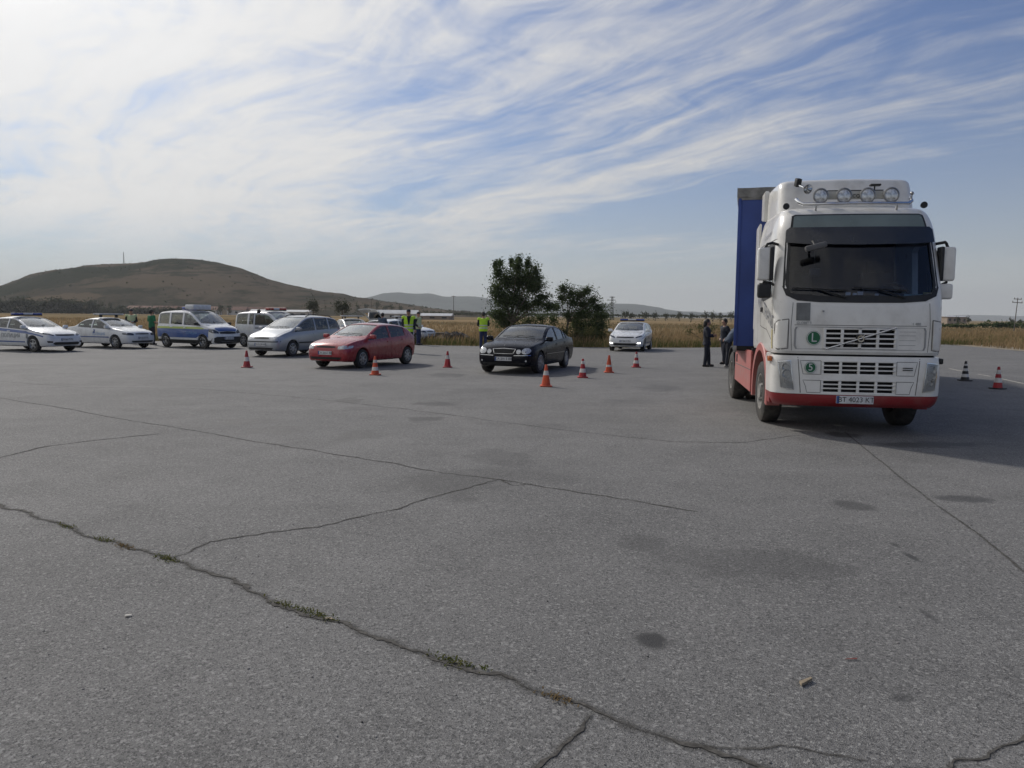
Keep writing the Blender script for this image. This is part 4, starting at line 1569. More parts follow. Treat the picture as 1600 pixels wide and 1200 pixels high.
lathe(bm, [(.0001, .03), (.07, .028), (.1, .022), (.1, .018), (.0001, .018)], 'X', 24)
lensm = mesh_of(bm, 'lens')
for y in (-.525, -.175, .175, .525):
    o = ob('roof_lamp', lampm, M_STEEL, bar)
    o.location = (.76, y, 3.585)
    q = ob('lens', lensm, M_LAMP, o)
    q.location = (.004, 0, 0)
bm = nb()
lathe(bm, [(.0001, -.36), (.022, -.36), (.022, -.10), (.035, -.04), (.075, .03), (.068, .03), (.025, -.05), (.0001, -.06)], 'X', 18)
hn = ob('air_horn', bm, M_CHROME, TR)
hn.location = (.62, -.70, 3.72)
hn.rotation_euler = (0, R(20), R(16))
bm = nb()
box(bm, (-.34, 0, .03), (.09, .09, .13), .015)
ob('horn_valve', bm, M_PLAST, hn)
for s in (1, -1):
    bm = nb()
    lathe(bm, [(.0001, 0), (.035, 0), (.05, .06), (.05, .08), (.0001, .085)], 'X', 14)
    o = ob('marker_lamp', bm, M_PLAST, TR)
    o.location = (.66, s * 1.03, 3.44)
bm = nb()
cyl(bm, (.62, .88, 3.5), (.62, .88, 3.62), .012, seg=6)
ball(bm, (.62, .88, 3.63), .028)
ob('aerial', bm, M_STEEL, TR)
bm = nb()
box(bm, (.44, .38, 3.79), (.10, .16, .03), .01)
cyl(bm, (.40, .38, 3.70), (.42, .38, 3.78), .012, seg=6)
ob('roof_bracket', bm, M_PLAST, TR)
# --- mirrors
MY = {1: 1.315, -1: 1.385}
for s in (1, -1):
    bm = nb()
    box(bm, (1.00, s * MY[s], 2.54), (.14, .20, .50), .05, seg=3)
    mr = ob('mirror', bm, M_TRUCKW, TR)
    bm = nb()
    box(bm, (.925, s * MY[s], 2.54), (.02, .17, .46), .02)
    ob('mirror_glass', bm, M_CHROME, mr)
    bm = nb()
    box(bm, (1.015, s * (MY[s] - .11), 2.54), (.17, .06, .50), .02)
    ob('mirror_housing', bm, M_PLAST, mr)
    bm = nb()
    box(bm, (1.00, s * (MY[s] - .02), 2.14), (.13, .21, .23), .05, seg=3)
    ob('wide_mirror', bm, M_PLAST if s < 0 else M_TRUCKW, mr)
    bm = nb()
    tube(bm, [(.90, s * 1.15, 2.84), (1.0, s * 1.27, 2.86), (1.02, s * (MY[s] - .04), 2.84), (1.0, s * MY[s], 2.76)], .022, 8)
    tube(bm, [(1.0, s * 1.18, 2.20), (1.03, s * 1.28, 2.26), (1.0, s * MY[s], 2.27), (1.0, s * MY[s], 2.32)], .02, 8)
    ob('mirror_arm', bm, M_PLAST, mr)
bm = nb()                                      # kerb mirror over the screen
box(bm, (1.40, -.70, 2.765), (.10, .32, .085), .03, Matrix.Rotation(R(14), 3, 'X'))
km = ob('kerb_mirror', bm, mat('dull_grey', (.11, .11, .115), .5), TR)
bm = nb()
tube(bm, [(1.22, -.72, 2.86), (1.32, -.72, 2.84), (1.38, -.71, 2.79)], .018, 8)
ob('kerb_mirror_arm', bm, M_PLAST, km)
# wipers
for y0, y1, za, zb in ((-.22, -1.0, 2.09, 2.17), (.62, -.12, 2.09, 2.18)):
    bm = nb()
    for A, B, r_ in (((y0, za - .06), ((y0 + y1) / 2, (za + zb) / 2 + .02), .014), ((y0 + .02, za + .05), (y1, zb), .012)):
        pts = []
        for t_ in np.linspace(0, 1, 6):
            y, z = A[0] + (B[0] - A[0]) * t_, A[1] + (B[1] - A[1]) * t_
            l_, _, _, _ = cab_bvh.ray_cast(Vector((9, y, z)), Vector((-1, 0, 0)), 20)
            pts.append((l_.x + .035, y, z))
        tube(bm, pts, r_, 6)
    ob('wiper', bm, M_PLAST, TR)
# --- inside the cab
sm = seat_mesh()
for s in (1, -1):
    o = ob('seat', sm['f'], M_INT, TR)
    o.location = (.15, s * .66, 1.66)
    o.scale = (1.1, 1.1, 1.1)
bm = nb()
box(bm, (1.0, 0, 1.87), (.50, 2.15, .28), .07)
ob('dashboard', bm, M_PLAST, TR)
o = ob('steering_wheel', sm['w'], M_PLAST, TR)
o.location = (.72, .66, 2.08)
o.rotation_euler = (0, R(-35), 0)
o.scale = (1.3, 1.3, 1.3)
bm = nb()
box(bm, (-.72, 0, 2.35), (.06, 2.2, 1.7), .01)
ob('rear_curtain', bm, mat('cab_curtain', (.016, .022, .04), .9, bump=.4, bscale=12), TR)
bm = nb()
box(bm, (1.09, .84, 2.05), (.02, .30, .09), .004)
ob('paper_note', bm, mat('pale_green_paper', (.40, .50, .46), .8), TR)
bm = nb()
box(bm, (1.12, 1.0, 2.06), (.02, .10, .13), .004)
ob('yellow_disc', bm, m_yel, TR)
bm = nb()
for i, (y, s_) in enumerate(((-.12, .07), (-.02, .06), (.06, .08), (.30, .05))):
    box(bm, (1.06, y, 2.05 + s_ * .5), (.04, s_, s_), .006)
ob('dashboard_item', bm, M_PLATE, TR)
bm = nb()
box(bm, (.95, -.60, 2.42), (.05, .17, .12), .02)
cyl(bm, (.95, -.60, 2.45), (.97, -.62, 2.75), .008, seg=6)
ob('hanging_device', bm, M_PLAST, TR)
# --- chassis and wheels
bm = nb()
for s in (1, -1):
    box(bm, (-2.0, s * .40, .86), (5.6, .09, .27), .01)
box(bm, (-.2, 0, .80), (1.6, 1.0, .5), .05)
box(bm, (-4.6, 0, .86), (.1, .9, .24), .01)
box(bm, (0, 0, .52), (.16, 1.9, .16), .03)
box(bm, (-3.7, 0, .52), (.20, 1.8, .20), .04)
ob('chassis', bm, M_UNDER, TR)
bm = nb()
lathe(bm, [(.0001, 0), (.48, 0), (.50, .03), (.46, .06), (.0001, .06)], 'Z', 28, (-3.1, 0, 1.06))
ob('fifth_wheel', bm, M_STEEL, TR)


def truck_wheel(root, x, y, dual=False):
    ty, _, _ = wheel_meshes(.505, .30, .285, 5)
    s = 1 if y > 0 else -1
    o = ob('wheel', ty, M_RUBBER, root)
    o.location = (x, y, .505)
    o.rotation_euler = (0, 0, 0 if s > 0 else math.pi)
    ob('rim', truck_rim(dual), M_WHEELW, o)
    ob('wheel_nuts', truck_nuts(dual), M_STEEL, o)
    return o


M_WHEELW = mat('wheel_steel', (.40, .39, .37), .5, .4, var=.3, dirt=.4)


def truck_rim(dual, c={}):
    if dual not in c:
        bm = nb()
        if dual:
            lathe(bm, [(.285, .11), (.296, .145), (.275, .14), (.25, -.02), (.17, -.05), (.13, -.05), (.12, .05), (.0001, .06), (.0001, -.08), (.27, -.08)], 'Y', 32)
        else:
            lathe(bm, [(.285, .11), (.296, .145), (.275, .14), (.25, .06), (.19, .10), (.14, .10), (.12, .16), (.0001, .17), (.0001, -.05), (.27, -.05)], 'Y', 32)
        c[dual] = mesh_of(bm, 'rim')
    return c[dual]


def truck_nuts(dual, c={}):
    if dual not in c:
        bm = nb()
        for k in range(10):
            a = 2 * math.pi * k / 10
            y = -.05 if dual else .10
            cyl(bm, (.165 * math.cos(a), y, .165 * math.sin(a)), (.165 * math.cos(a), y + .05, .165 * math.sin(a)), .016, seg=6)
        c[dual] = mesh_of(bm, 'nuts')
    return c[dual]


for s in (1, -1):
    truck_wheel(TR, 0, s * 1.06)
    truck_wheel(TR, -3.73, s * 1.08, True)
    truck_wheel(TR, -3.73, s * .76, True)
    bm = nb()
    rings = []
    for k in range(13):
        a = R(20 + k * (140 / 12))
        rings.append([Vector((-3.73 + math.cos(a) * r_, s * y_, .52 + math.sin(a) * r_)) for r_, y_ in ((.57, .60), (.57, 1.24), (.60, 1.24), (.60, .60))])
    loft(bm, rings)
    ob('rear_wing', bm, M_PLAST, TR)

# ------------------------------------------------------------------ the semi-trailer behind it
fwd = Vector((math.cos(R(-99)), math.sin(R(-99)), 0))
king = Vector((5.37, 12.62, 0)) - fwd * 3.05
TY = -107.0
TL = empty('semi_trailer', king, TY)
tag(TL, 'tall curtain-sided semi-trailer with a blue front wall behind the lorry cab', 'trailer')
m_tarp = mat('blue_tarpaulin', (.026, .066, .29), .5, var=.14, scale=1.2, bump=.25, bscale=5)
m_greyt = mat('grey_tarp_top', (.28, .275, .26), .8, var=.25, scale=5, bump=.3, bscale=14)
XF, XB, HT = 1.62, -11.9, 4.10
bm = nb()
box(bm, (XF - .03, 0, 2.55), (.06, 2.50, 2.72), .01)
fwl = ob('front_wall', bm, m_tarp, TL)
for s in (1, -1):
    bm = nb()
    box(bm, (XF - .06, s * 1.245, 2.6), (.16, .06, 2.80), .012)
    ob('corner_post', bm, m_tarp, TL)
    # curtain with soft vertical folds
    bm = nb()
    n = 120
    rows = []
    for z in np.linspace(1.22, 3.86, 9):
        rows.append([bm.verts.new((XF - .15 + (XB - XF + .2) * i / n, s * (1.262 + .012 * math.sin(i * 1.9) + .008 * mnoise.noise((i * .3, z * 1.2, s))), z)) for i in range(n + 1)])
    for a, b in zip(rows, rows[1:]):
        for i in range(n):
            bm.faces.new((a[i], a[i + 1], b[i + 1], b[i]))
    ob('curtain', bm, m_tarp, TL)
    bm = nb()
    box(bm, ((XF + XB) / 2, s * 1.24, 1.15), (XF - XB, .06, .15), .01)
    ob('side_rail', bm, M_STEEL, TL)
bm = nb()
box(bm, ((XF + XB) / 2, 0, 3.985), (XF - XB + .04, 2.60, .21), .035)
ob('roof_tarp', bm, m_greyt, TL)
bm = nb()
n = 16
rows = []
for j, z in enumerate((3.93, 4.0, 4.10)):      # loose grey flap over the front top edge
    rows.append([bm.verts.new((XF + .035 + .012 * math.sin(i * 2.1 + j), -1.30 + 2.6 * i / n, z + (.03 * mnoise.noise((i * .7, 0, 0)) if j == 0 else 0))) for i in range(n + 1)])
for a, b in zip(rows, rows[1:]):
    for i in range(n):
        bm.faces.new((a[i], a[i + 1], b[i + 1], b[i]))
ob('roof_flap', bm, m_greyt, TL)
bm = nb()
box(bm, (XB, 0, 2.6), (.06, 2.5, 2.7), .01)
ob('rear_door', bm, m_tarp, TL)
bm = nb()
box(bm, ((XF + XB) / 2, 0, 1.155), (XF - XB, 2.44, .10), .01)
for s in (1, -1):
    box(bm, (-5.6, s * .5, .98), (12.0, .1, .28), .01)
ob('chassis', bm, M_UNDER, TL)
for s in (1, -1):
    bm = nb()
    box(bm, (-1.2, s * .75, .72), (.12, .12, .72), .01)
    box(bm, (-1.2, s * .75, .34), (.3, .26, .04), .01)
    ob('landing_leg', bm, M_STEEL, TL)
    for x in (-6.4, -7.7, -9.0):
        truck_wheel(TL, x, s * 1.08, False)
    bm = nb()
    box(bm, (-3.6, s * 1.2, .80), (3.6, .03, .14), .006)
    box(bm, (-3.6, s * 1.2, .55), (3.6, .03, .10), .006)
    ob('side_guard', bm, M_STEEL, TL)

# ------------------------------------------------------------------ cars in the lot
def place(S, contact, yaw, side, axle='f'):
    """origin of a car whose near wheel stands at contact"""
    a = R(yaw)
    f, l = Vector((math.cos(a), math.sin(a), 0)), Vector((-math.sin(a), math.cos(a), 0))
    return Vector((*contact, 0)) - f * (S.xf if axle == 'f' else S.xr) - l * (side * (S.W / 2 - .1))


def side_band(root, S, f_lo, f_hi, x0, x1, mt, name, key, sides=(1, -1), off=.010, n=24):
    for sd in sides:
        def mk():
            lo, up = [], []
            for x in np.linspace(x0, x1, n):
                a, b = f_lo(x), f_hi(x)
                a = max(a, arch_z(S, x, .012))
                if b - a > .004:
                    lo.append((x, a))
                    up.append((x, b))
            return patch(S.bvh, lo + up[::-1], 'y', sd, off)
        ob(name, once(S, (key, sd), mk), mt, root)


def hood_lines(root, S, x0, x1, y0):
    """shut lines of bonnet and bumper"""
    def mk():
        bm = nb()
        for s in (1, -1):
            prev = None
            for x in np.linspace(x0, x1, 12):
                y = s * (y0 - .10 * (x - x0) ** 2)
                cur = []
                for e in (-.006, .006):
                    l_, _, _, _ = S.bvh.ray_cast(Vector((x, y + e, 5)), Vector((0, 0, -1)), 9)
                    cur.append(bm.verts.new(l_ + Vector((0, 0, .003))))
                if prev:
                    bm.faces.new((prev[0], prev[1], cur[1], cur[0]))
                prev = cur
        return mesh_of(bm, 'line', 0)
    ob('bonnet_gap', once(S, 'hood', mk), m_seam, root)


def lightbar(root, x, z, w, kind):
    bm = nb()
    if kind == 'bar':
        box(bm, (x, 0, z + .045), (.26, w, .05), .02)
        lb = ob('light_bar', bm, M_PLAST, root)
        for i, (a, b, mt) in enumerate(((-.5, -.17, M_BLUEL), (-.16, .16, M_CLEARL), (.17, .5, M_REDL if False else M_BLUEL))):
            bm = nb()
            box(bm, (x, (a + b) / 2 * w, z + .105), (.25, (b - a) * w, .075), .03, seg=3)
            ob('lens', bm, mt, lb)
    elif kind == 'board':
        box(bm, (x, 0, z + .155), (.42, w, .045), .018)
        lb = ob('light_bar', bm, M_CLEARL, root)
        bm = nb()
        box(bm, (x, 0, z + .125), (.36, w * .94, .022), .006)
        ob('board_underside', bm, M_PLAST, lb)
        for y in (-.42, .42):
            bm = nb()
            box(bm, (x, y, z + .055), (.16, .06, .12), .015)
            ob('bracket', bm, M_PLAST, lb)
    elif kind == 'amber':
        box(bm, (x, 0, z + .05), (.28, w, .05), .02)
        lb = ob('light_bar', bm, M_PLAST, root)
        for a, b, mt in ((-.5, -.22, M_REDL), (-.21, .10, M_CLEARL), (.11, .5, M_REDL)):
            bm = nb()
            box(bm, (x, (a + b) / 2 * w, z + .12), (.27, (b - a) * w, .10), .03, seg=3)
            ob('lens', bm, mt, lb)
    return lb


# red hatchback
c = car('ah', AH, 'red_hatchback', 'red five-door hatchback with white plate parked behind an orange cone', place(AH, (-4.80, 24.35), -114.7, 1), -114.7, M_RED, plate_txt='CA 2661 BB', spokes=7)
hood_lines(c, AH, .95, 1.88, .66)
side_band(c, AH, lambda x: .50, lambda x: .545, -1.1, .86, M_RED, 'rub_strip', 'rub', off=.02)
# black saloon
c = car('e', E_, 'black_saloon', 'black executive saloon with chrome grille and twin oval headlights', place(E_, (.78, 22.95), -109.5, 1), -109.5, M_BLACK, plate_txt='CA 2913 BK', spokes=10, steer=-6, wsm=M_GLASS)
hood_lines(c, E_, 1.12, 2.16, .66)
bm = nb()
for k in range(4):
    box(bm, (2.395 - .012 * k, 0, .625 + k * .032), (.02, .60 + .015 * k, .014), .003)
grl = ob('grille_slats', bm, M_PLAST, c)
tag(grl, kind='stuff')
ob('grille_core', patch(E_.bvh, sym([(0, .615), (.28, .62), (.335, .735), (0, .75)]), 'x', 1, .010, .06), M_PLAST, c)
bm = nb()
cyl(bm, (2.27, 0, .83), (2.27, 0, .87), .006, seg=6)
lathe(bm, [(.026, -.003), (.032, -.003), (.032, .003), (.026, .003)], 'X', 18, (2.27, 0, .895))
ob('bonnet_emblem', bm, M_CHROME, c)
side_band(c, E_, lambda x: .545, lambda x: .585, -1.5, 1.1, M_BLACK, 'rub_strip', 'rub', off=.02)
side_band(c, E_, lambda x: .565, lambda x: .574, -1.5, 1.1, M_CHROME, 'chrome_line', 'rubc', off=.024)
for sd in (1, -1):
    bm = nb()
    box(bm, (2.36, sd * .64, .40), (.03, .13, .05), .01)
    ob('fog_lamp', bm, M_LAMP, c)
# silver people carrier
c = car('z', Z, 'silver_minivan', 'silver people carrier with black roof rails beside the red hatchback', place(Z, (-8.80, 30.6), -113, 1), -113, M_SILVER, plate_txt='CB 7158 AP', spokes=7)
hood_lines(c, Z, 1.2, 2.0, .66)
for sd in (1, -1):
    bm = nb()
    pts = []
    for x in np.linspace(.02, -1.75, 12):
        l_, _, _, _ = Z.bvh.ray_cast(Vector((x, sd * .52, 5)), Vector((0, 0, -1)), 9)
        pts.append(l_ + Vector((0, 0, .06 if -1.7 < x < 0 else .01)))
    tube(bm, pts, .019, 7)
    ob('roof_rail', bm, M_PLAST, c)
side_band(c, Z, lambda x: .52, lambda x: .575, -1.1, .9, M_PLAST, 'rub_strip', 'rub', off=.018)
bm = nb()
cyl(bm, (-.55, .2, 1.62), (-.72, .2, 2.05), .008, .005, 6)
ob('aerial', bm, M_PLAST, c)

# police hatchback at the left edge
POL = 'police cars in the lot'


def police_hatch(label, pos, yaw, lit=False, **k):
    c = car('k', K, 'police_hatchback', label, pos, yaw, M_WHITE, group=POL, plate_txt='CB 4417 PX', spokes=5, **k)
    hood_lines(c, K, 1.0, 2.02, .68)
    lightbar(c, -.28, 1.468, 1.25, 'bar')
    side_band(c, K, lambda x: S_belt(x) - .115 if x < 1.3 else S_belt(x) - .10, lambda x: S_belt(x) - .005 if x < 1.0 else S_belt(x) - .045, -2.0, 1.85, M_BLUEST, 'blue_stripe', 'st1')
    side_band(c, K, lambda x: .385, lambda x: .435, -1.05, .9, M_BLUEST, 'blue_line', 'st2')
    for sd in (1, -1):
        lettering(c, K.bvh, 'ПОЛИЦИЯ', .235, -.05, .655, sd, M_GREYP)
        bm_ = patch(K.bvh, [(.96 - .07, .56), (.96 + .05, .56), (.96 + .05, .74), (.96 - .07, .74)], 'y', sd, .012)
        ob('emblem', bm_, M_GREYP, c)
    if lit:
        for sd in (1, -1):
            ob('daytime_lamp', patch(K.bvh, [(sd * .60, .405), (sd * .74, .405), (sd * .76, .45), (sd * .60, .44)], 'x', 1, .012), M_LAMPL, c)
    return c


S_belt = K.belt
police_hatch('white and blue police hatchback cut off by the left edge', place(K, (-19.9, 32.0), -23, -1), -23)
police_hatch('white police hatchback with its lower lamps lit, facing us beside the bushes', place(K, (6.55, 38.5), -107, 1), -107, lit=True)


def police_saloon(label, pos, yaw, **k):
    c = car('as', AS, 'police_saloon', label, pos, yaw, M_WHITE, group=POL, plate_txt='CA 5520 TK', spokes=6, **k)
    hood_lines(c, AS, 1.05, 1.92, .66)
    lightbar(c, -.12, 1.428, 1.35, 'board')
    side_band(c, AS, lambda x: .50, lambda x: .545, -1.1, .93, M_BLUEST, 'rub_strip', 'rub', off=.018)
    for sd in (1, -1):
        lettering(c, AS.bvh, 'ПОЛИЦИЯ', .17, .25, .66, sd, M_LBLUE)
        ob('emblem', patch(AS.bvh, [(-.12, .70), (.0, .70), (.0, .86), (-.12, .86)], 'y', sd, .012), M_BLUEST, c)
    return c


police_saloon('white police saloon with raised flat light board, between the hatchback and the blue van', place(AS, (-18.35, 35.6), -24, -1), -24)
police_saloon('white police saloon with dark grille behind the two men in lime vests', place(AS, (-6.15, 47.4), -26, -1), -26)
police_saloon('police saloon mostly hidden behind the minivan and red hatchback, light board showing', Vector((-9.9, 47.6, 0)), -60)

# police van with blue band
VANS = 'small vans at the back of the lot'
po = place(D, (-14.6, 36.4), -31, -1)
c = car('d', D, 'police_van', 'white police van with broad blue band, lime stripe and white roof unit', po, -31, M_WHITE, group=VANS, plate_txt='CB 9036 HM', spokes=5, cat='van')
side_band(c, D, lambda x: .50, lambda x: .92 + .03 * x * 0, -2.12, 1.75, M_BLUEST, 'blue_band', 'bb', off=.011)
side_band(c, D, lambda x: .92, lambda x: min(D.belt(x) - .005, 1.02), -2.12, 1.6, M_LIME, 'lime_band', 'lb', off=.011)
side_band(c, D, lambda x: .24, lambda x: .40, -2.1, 1.9, M_PLAST, 'sill_cladding', 'sc', off=.012)
ob('bonnet_band', patch(D.bvh, sym([(0, .84), (.48, .82), (.62, .93), (.5, .99), (0, 1.01)]), 'x', 1, .008), M_BLUEST, c)
for sd in (1, -1):
    lettering(c, D.bvh, 'ПОЛИЦИЯ', .17, .55, .72, sd, M_LBLUE, off=.016)
bm = nb()
box(bm, (-.05, 0, 1.96), (.66, 1.02, .24), .06, seg=3)
ob('roof_unit', bm, M_CLEARL, c)
bm = nb()
box(bm, (-.85, .1, 1.90), (.55, .5, .16), .04)
ob('roof_lamp', bm, M_BLUEL, c)
for sd in (1, -1):
    bm = nb()
    tube(bm, [(.05, sd * .62, 1.80), (-.05, sd * .62, 1.87), (-1.75, sd * .62, 1.86), (-1.85, sd * .62, 1.80)], .018, 6)
    ob('roof_rail', bm, M_PLAST, c)
# second van, front door open
po2 = po + Vector((3.35, 1.35, 0))
c = car('d', D, 'white_van', 'plain white van with red roof lamps and its front door open', po2, -31, M_WHITE, group=VANS, plate_txt=None, spokes=5, cat='van', skip=(('door', -1, 0), ('win', -1, 0)))
lightbar(c, .02, 1.80, 1.15, 'amber')
dr = empty('open_door', (1.02, -.87, 0), 0, c)
dr.rotation_euler = (0, 0, R(38))
outer = [(0, .32), (-1.10, .32), (-1.12, 1.08), (-1.06, 1.70), (-.55, 1.70), (-.30, 1.60), (.12, 1.10), (.02, 1.0)]
inner = [(-.03, 1.12), (-1.05, 1.13), (-1.0, 1.64), (-.56, 1.64), (-.36, 1.56), (-.02, 1.20)]
bm = nb()
prism(bm, outer, -.03, .03, 'y')
me0 = cutmesh(bm, 0)
bm = nb()
prism(bm, inner, -.2, .2, 'y')
dm = boolean(me0, [cutmesh(bm, 0)])
dm.materials.clear()
smooth(dm, 30)
ob('door_panel', dm, M_WHITE, dr)
bm = nb()
prism(bm, inner, -.006, .006, 'y')
ob('door_glass', bm, M_GLASS, dr)
bm = nb()
box(bm, (-.95, -.045, .98), (.17, .03, .035), .01)
ob('handle', bm, M_PLAST, dr)
# hatchback seen from behind with raised tailgate
hp = Vector((-7.05, 45.2, 0))
c = car('k', AH, 'white_hatchback', 'white hatchback behind the red car with its tailgate raised', hp, 62, M_WHITE, spokes=5, skip=('tailgate',))
bm = nb()
rings = []
for t_ in np.linspace(0, 1, 8):
    yw = .56 + .08 * t_
    rings.append([Vector((-1.42 - .95 * t_, y, 1.40 + .62 * t_ + .10 * math.sin(t_ * math.pi) - .05 * (y / yw) ** 2)) for y in np.linspace(-yw, yw, 9)])
loft(bm, rings, caps=False, closed=False)
q = bmesh.ops.extrude_face_region(bm, geom=bm.faces[:])
for v in q['geom']:
    if isinstance(v, bmesh.types.BMVert):
        v.co.z -= .04
tg = ob('tailgate', bm, M_WHITE, c)
bm = nb()
loft(bm, [[v + Vector((-.0, 0, -.055)) for v in r_[1:-1]] for r_ in rings[1:5]], caps=False, closed=False)
ob('tailgate_glass', bm, M_TINT, tg)

# ------------------------------------------------------------------ traffic cones
m_corange = mat('cone_orange', (.62, .085, .025), .55, var=.12, dirt=.15)
m_cred = mat('cone_red', (.42, .028, .035), .55, var=.15, dirt=.2)
m_cwhite = mat('cone_white', (.66, .65, .62), .45, var=.12, dirt=.25)
m_cblack = mat('cone_black', (.022, .022, .024), .6, var=.2, dirt=.2)


def cone(label, x, y, bands, base, hgt=.53, tilt=0, yaw=0):
    """bands from the foot up: (fraction of height, material)"""
    root = empty('traffic_cone', (x, y, 0), yaw)
    tag(root, label, 'traffic cone', 'traffic cones')
    bm = nb()
    box(bm, (0, 0, .018), (.29, .29, .032), .012)
    ob('base', bm, base, root)
    r0, r1 = .112, .026
    z0 = .03
    H = hgt - z0
    fs = [0] + [b[0] for b in bands]
    for (fa, fb, mt) in [(fs[i], fs[i + 1], bands[i][1]) for i in range(len(bands))]:
        bm = nb()
        pr = lambda f: r0 + (r1 - r0) * f
        lathe(bm, [(pr(fa) - .012, z0 + H * fa), (pr(fa) + .001, z0 + H * fa), (pr(fb) + .001, z0 + H * fb), (pr(fb) - .012, z0 + H * fb)], 'Z', 24)
        ob('cone_band', bm, mt, root)
    bm = nb()
    lathe(bm, [(r1 + .006, hgt - .02), (r1 + .004, hgt), (r1 - .008, hgt + .004), (r1 - .01, hgt - .02)], 'Z', 20)
    ob('tip', bm, bands[-1][1], root)
    return root


RW = [(.34, m_cred), (.60, m_cwhite), (1.0, m_cred)]
OW = [(.50, m_corange), (.72, m_cwhite), (1.0, m_corange)]
O2 = [(.20, m_corange), (.40, m_cwhite), (.64, m_corange), (.80, m_cwhite), (1.0, m_corange)]
R2 = [(.24, m_cred), (.46, m_cwhite), (.72, m_cred), (.88, m_cwhite), (1.0, m_cred)]
BW_ = [(.16, m_cblack), (.32, m_cwhite), (.48, m_cblack), (.62, m_cwhite), (.76, m_cblack), (.86, m_cwhite), (1.0, m_cblack)]
cone('red and white cone standing alone at the left, in front of the silver minivan', -8.38, 24.2, RW, m_cred)
cone('orange and white cone beside the front wheel of the red hatchback', -3.88, 21.7, O2, m_corange)
cone('red cone with one white band between the red and the black car', -2.12, 25.15, [(.50, m_cred), (.74, m_cwhite), (1.0, m_cred)], m_cred)
cone('bright orange cone with one white band at the corner of the black saloon', .83, 18.7, OW, m_corange)
cone('red cone with two white bands just right of the black saloon', 1.98, 21.5, R2, m_cred)
cone('plain orange cone in the row before the lit police hatchback', 2.98, 23.6, [(.30, m_corange), (.42, m_cwhite), (1.0, m_corange)], m_corange)
cone('small red cone with white rings in front of the lit police hatchback', 4.23, 26.15, [(.22, m_cred), (.42, m_cwhite), (.62, m_cred), (.86, m_cwhite), (1.0, m_cred)], m_cred)
cone('black and white striped cone right of the lorry', 12.89, 21.8, BW_, m_cblack, .56)
cone('red and white striped cone on black foot, rightmost of all', 12.25, 19.3, [(.26, m_cred), (.48, m_cwhite), (.66, m_cred), (.86, m_cwhite), (1.0, m_cred)], m_cblack, .56, yaw=20)

# ------------------------------------------------------------------ people
m_skin = mat('skin', (.42, .24, .17), .55, var=.08, scale=12)
m_hair = mat('dark_hair', (.018, .014, .012), .6, bump=.4, bscale=40)
m_navy = mat('navy_cloth', (.016, .020, .036), .85, var=.2, scale=9, bump=.35, bscale=25)
m_bluec = mat('blue_trousers', (.020, .032, .10), .85, var=.2, bump=.3, bscale=25)
m_blackc = mat('black_cloth', (.012, .012, .014), .85, var=.2, bump=.3, bscale=25)
m_greenc = mat('green_shirt', (.018, .16, .075), .85, var=.15, bump=.3, bscale=25)
m_vest = mat('lime_vest', (.50, .80, .04), .7, var=.10, scale=5, bump=.3, bscale=22)
m_vest2 = mat('pale_vest', (.55, .62, .35), .7, var=.12, bump=.3, bscale=22)
m_refl = mat('reflective_tape', (.62, .63, .62), .4, .3)
m_greyc = mat('grey_blue_cloth', (.08, .11, .16), .85, var=.2, bump=.3, bscale=25)
m_shoe = mat('shoe_leather', (.014, .013, .012), .5)
m_shoew = mat('pale_trainers', (.45, .44, .42), .6)


def ell(bm, rows, n=16):
    """stack of ellipses: (x, y, z, rx, ry)"""
    loft(bm, [[Vector((x + rx * math.cos(2 * math.pi * k / n), y + ry * math.sin(2 * math.pi * k / n), z)) for k in range(n)] for x, y, z, rx, ry in rows])


def creases(me, k, amp):
    n = len(me.vertices)
    co = np.empty(n * 3)
    me.vertices.foreach_get('co', co)
    co = co.reshape(-1, 3)
    nr = np.empty(n * 3)
    me.vertex_normals.foreach_get('vector', nr)
    nr = nr.reshape(-1, 3)
    f_ = np.sin(co[:, 0] * k * 2.1 + 3 * np.sin(co[:, 2] * k * .9)) * np.sin(co[:, 2] * k * 1.7 + 2 * np.sin(co[:, 1] * k)) + .5 * np.sin(co[:, 1] * k * 3.3 + co[:, 2] * k * 2.2)
    me.vertices.foreach_set('co', (co + nr * (f_ * amp * .6)[:, None]).ravel())
    me.update()


def limb(bm, pts, rad):
    for i in range(len(pts) - 1):
        cyl(bm, pts[i], pts[i + 1], rad[i], rad[i + 1], 12)
    for p_, r_ in zip(pts, rad):
        ball(bm, p_, r_, u=12, v=8)


ARMS = {
    'down': [((.0, .235, 1.20), (.05, .25, .96)), ((.0, -.235, 1.20), (.05, -.25, .96))],
    'fold': [((.05, .255, 1.14), (.24, -.02, 1.19)), ((.05, -.255, 1.14), (.25, .05, 1.15))],
    'front': [((.0, .245, 1.16), (.22, .10, 1.10)), ((.0, -.245, 1.16), (.22, -.08, 1.12))],
    'hips': [((-.08, .31, 1.17), (.06, .19, 1.00)), ((-.08, -.31, 1.17), (.06, -.19, 1.00))],
    'reach': [((.14, .22, 1.20), (.40, .18, 1.24)), ((.14, -.22, 1.20), (.38, -.16, 1.12))],
    'behind': [((-.10, .24, 1.17), (-.16, .06, 1.02)), ((-.10, -.24, 1.17), (-.16, -.06, 1.0))],
}


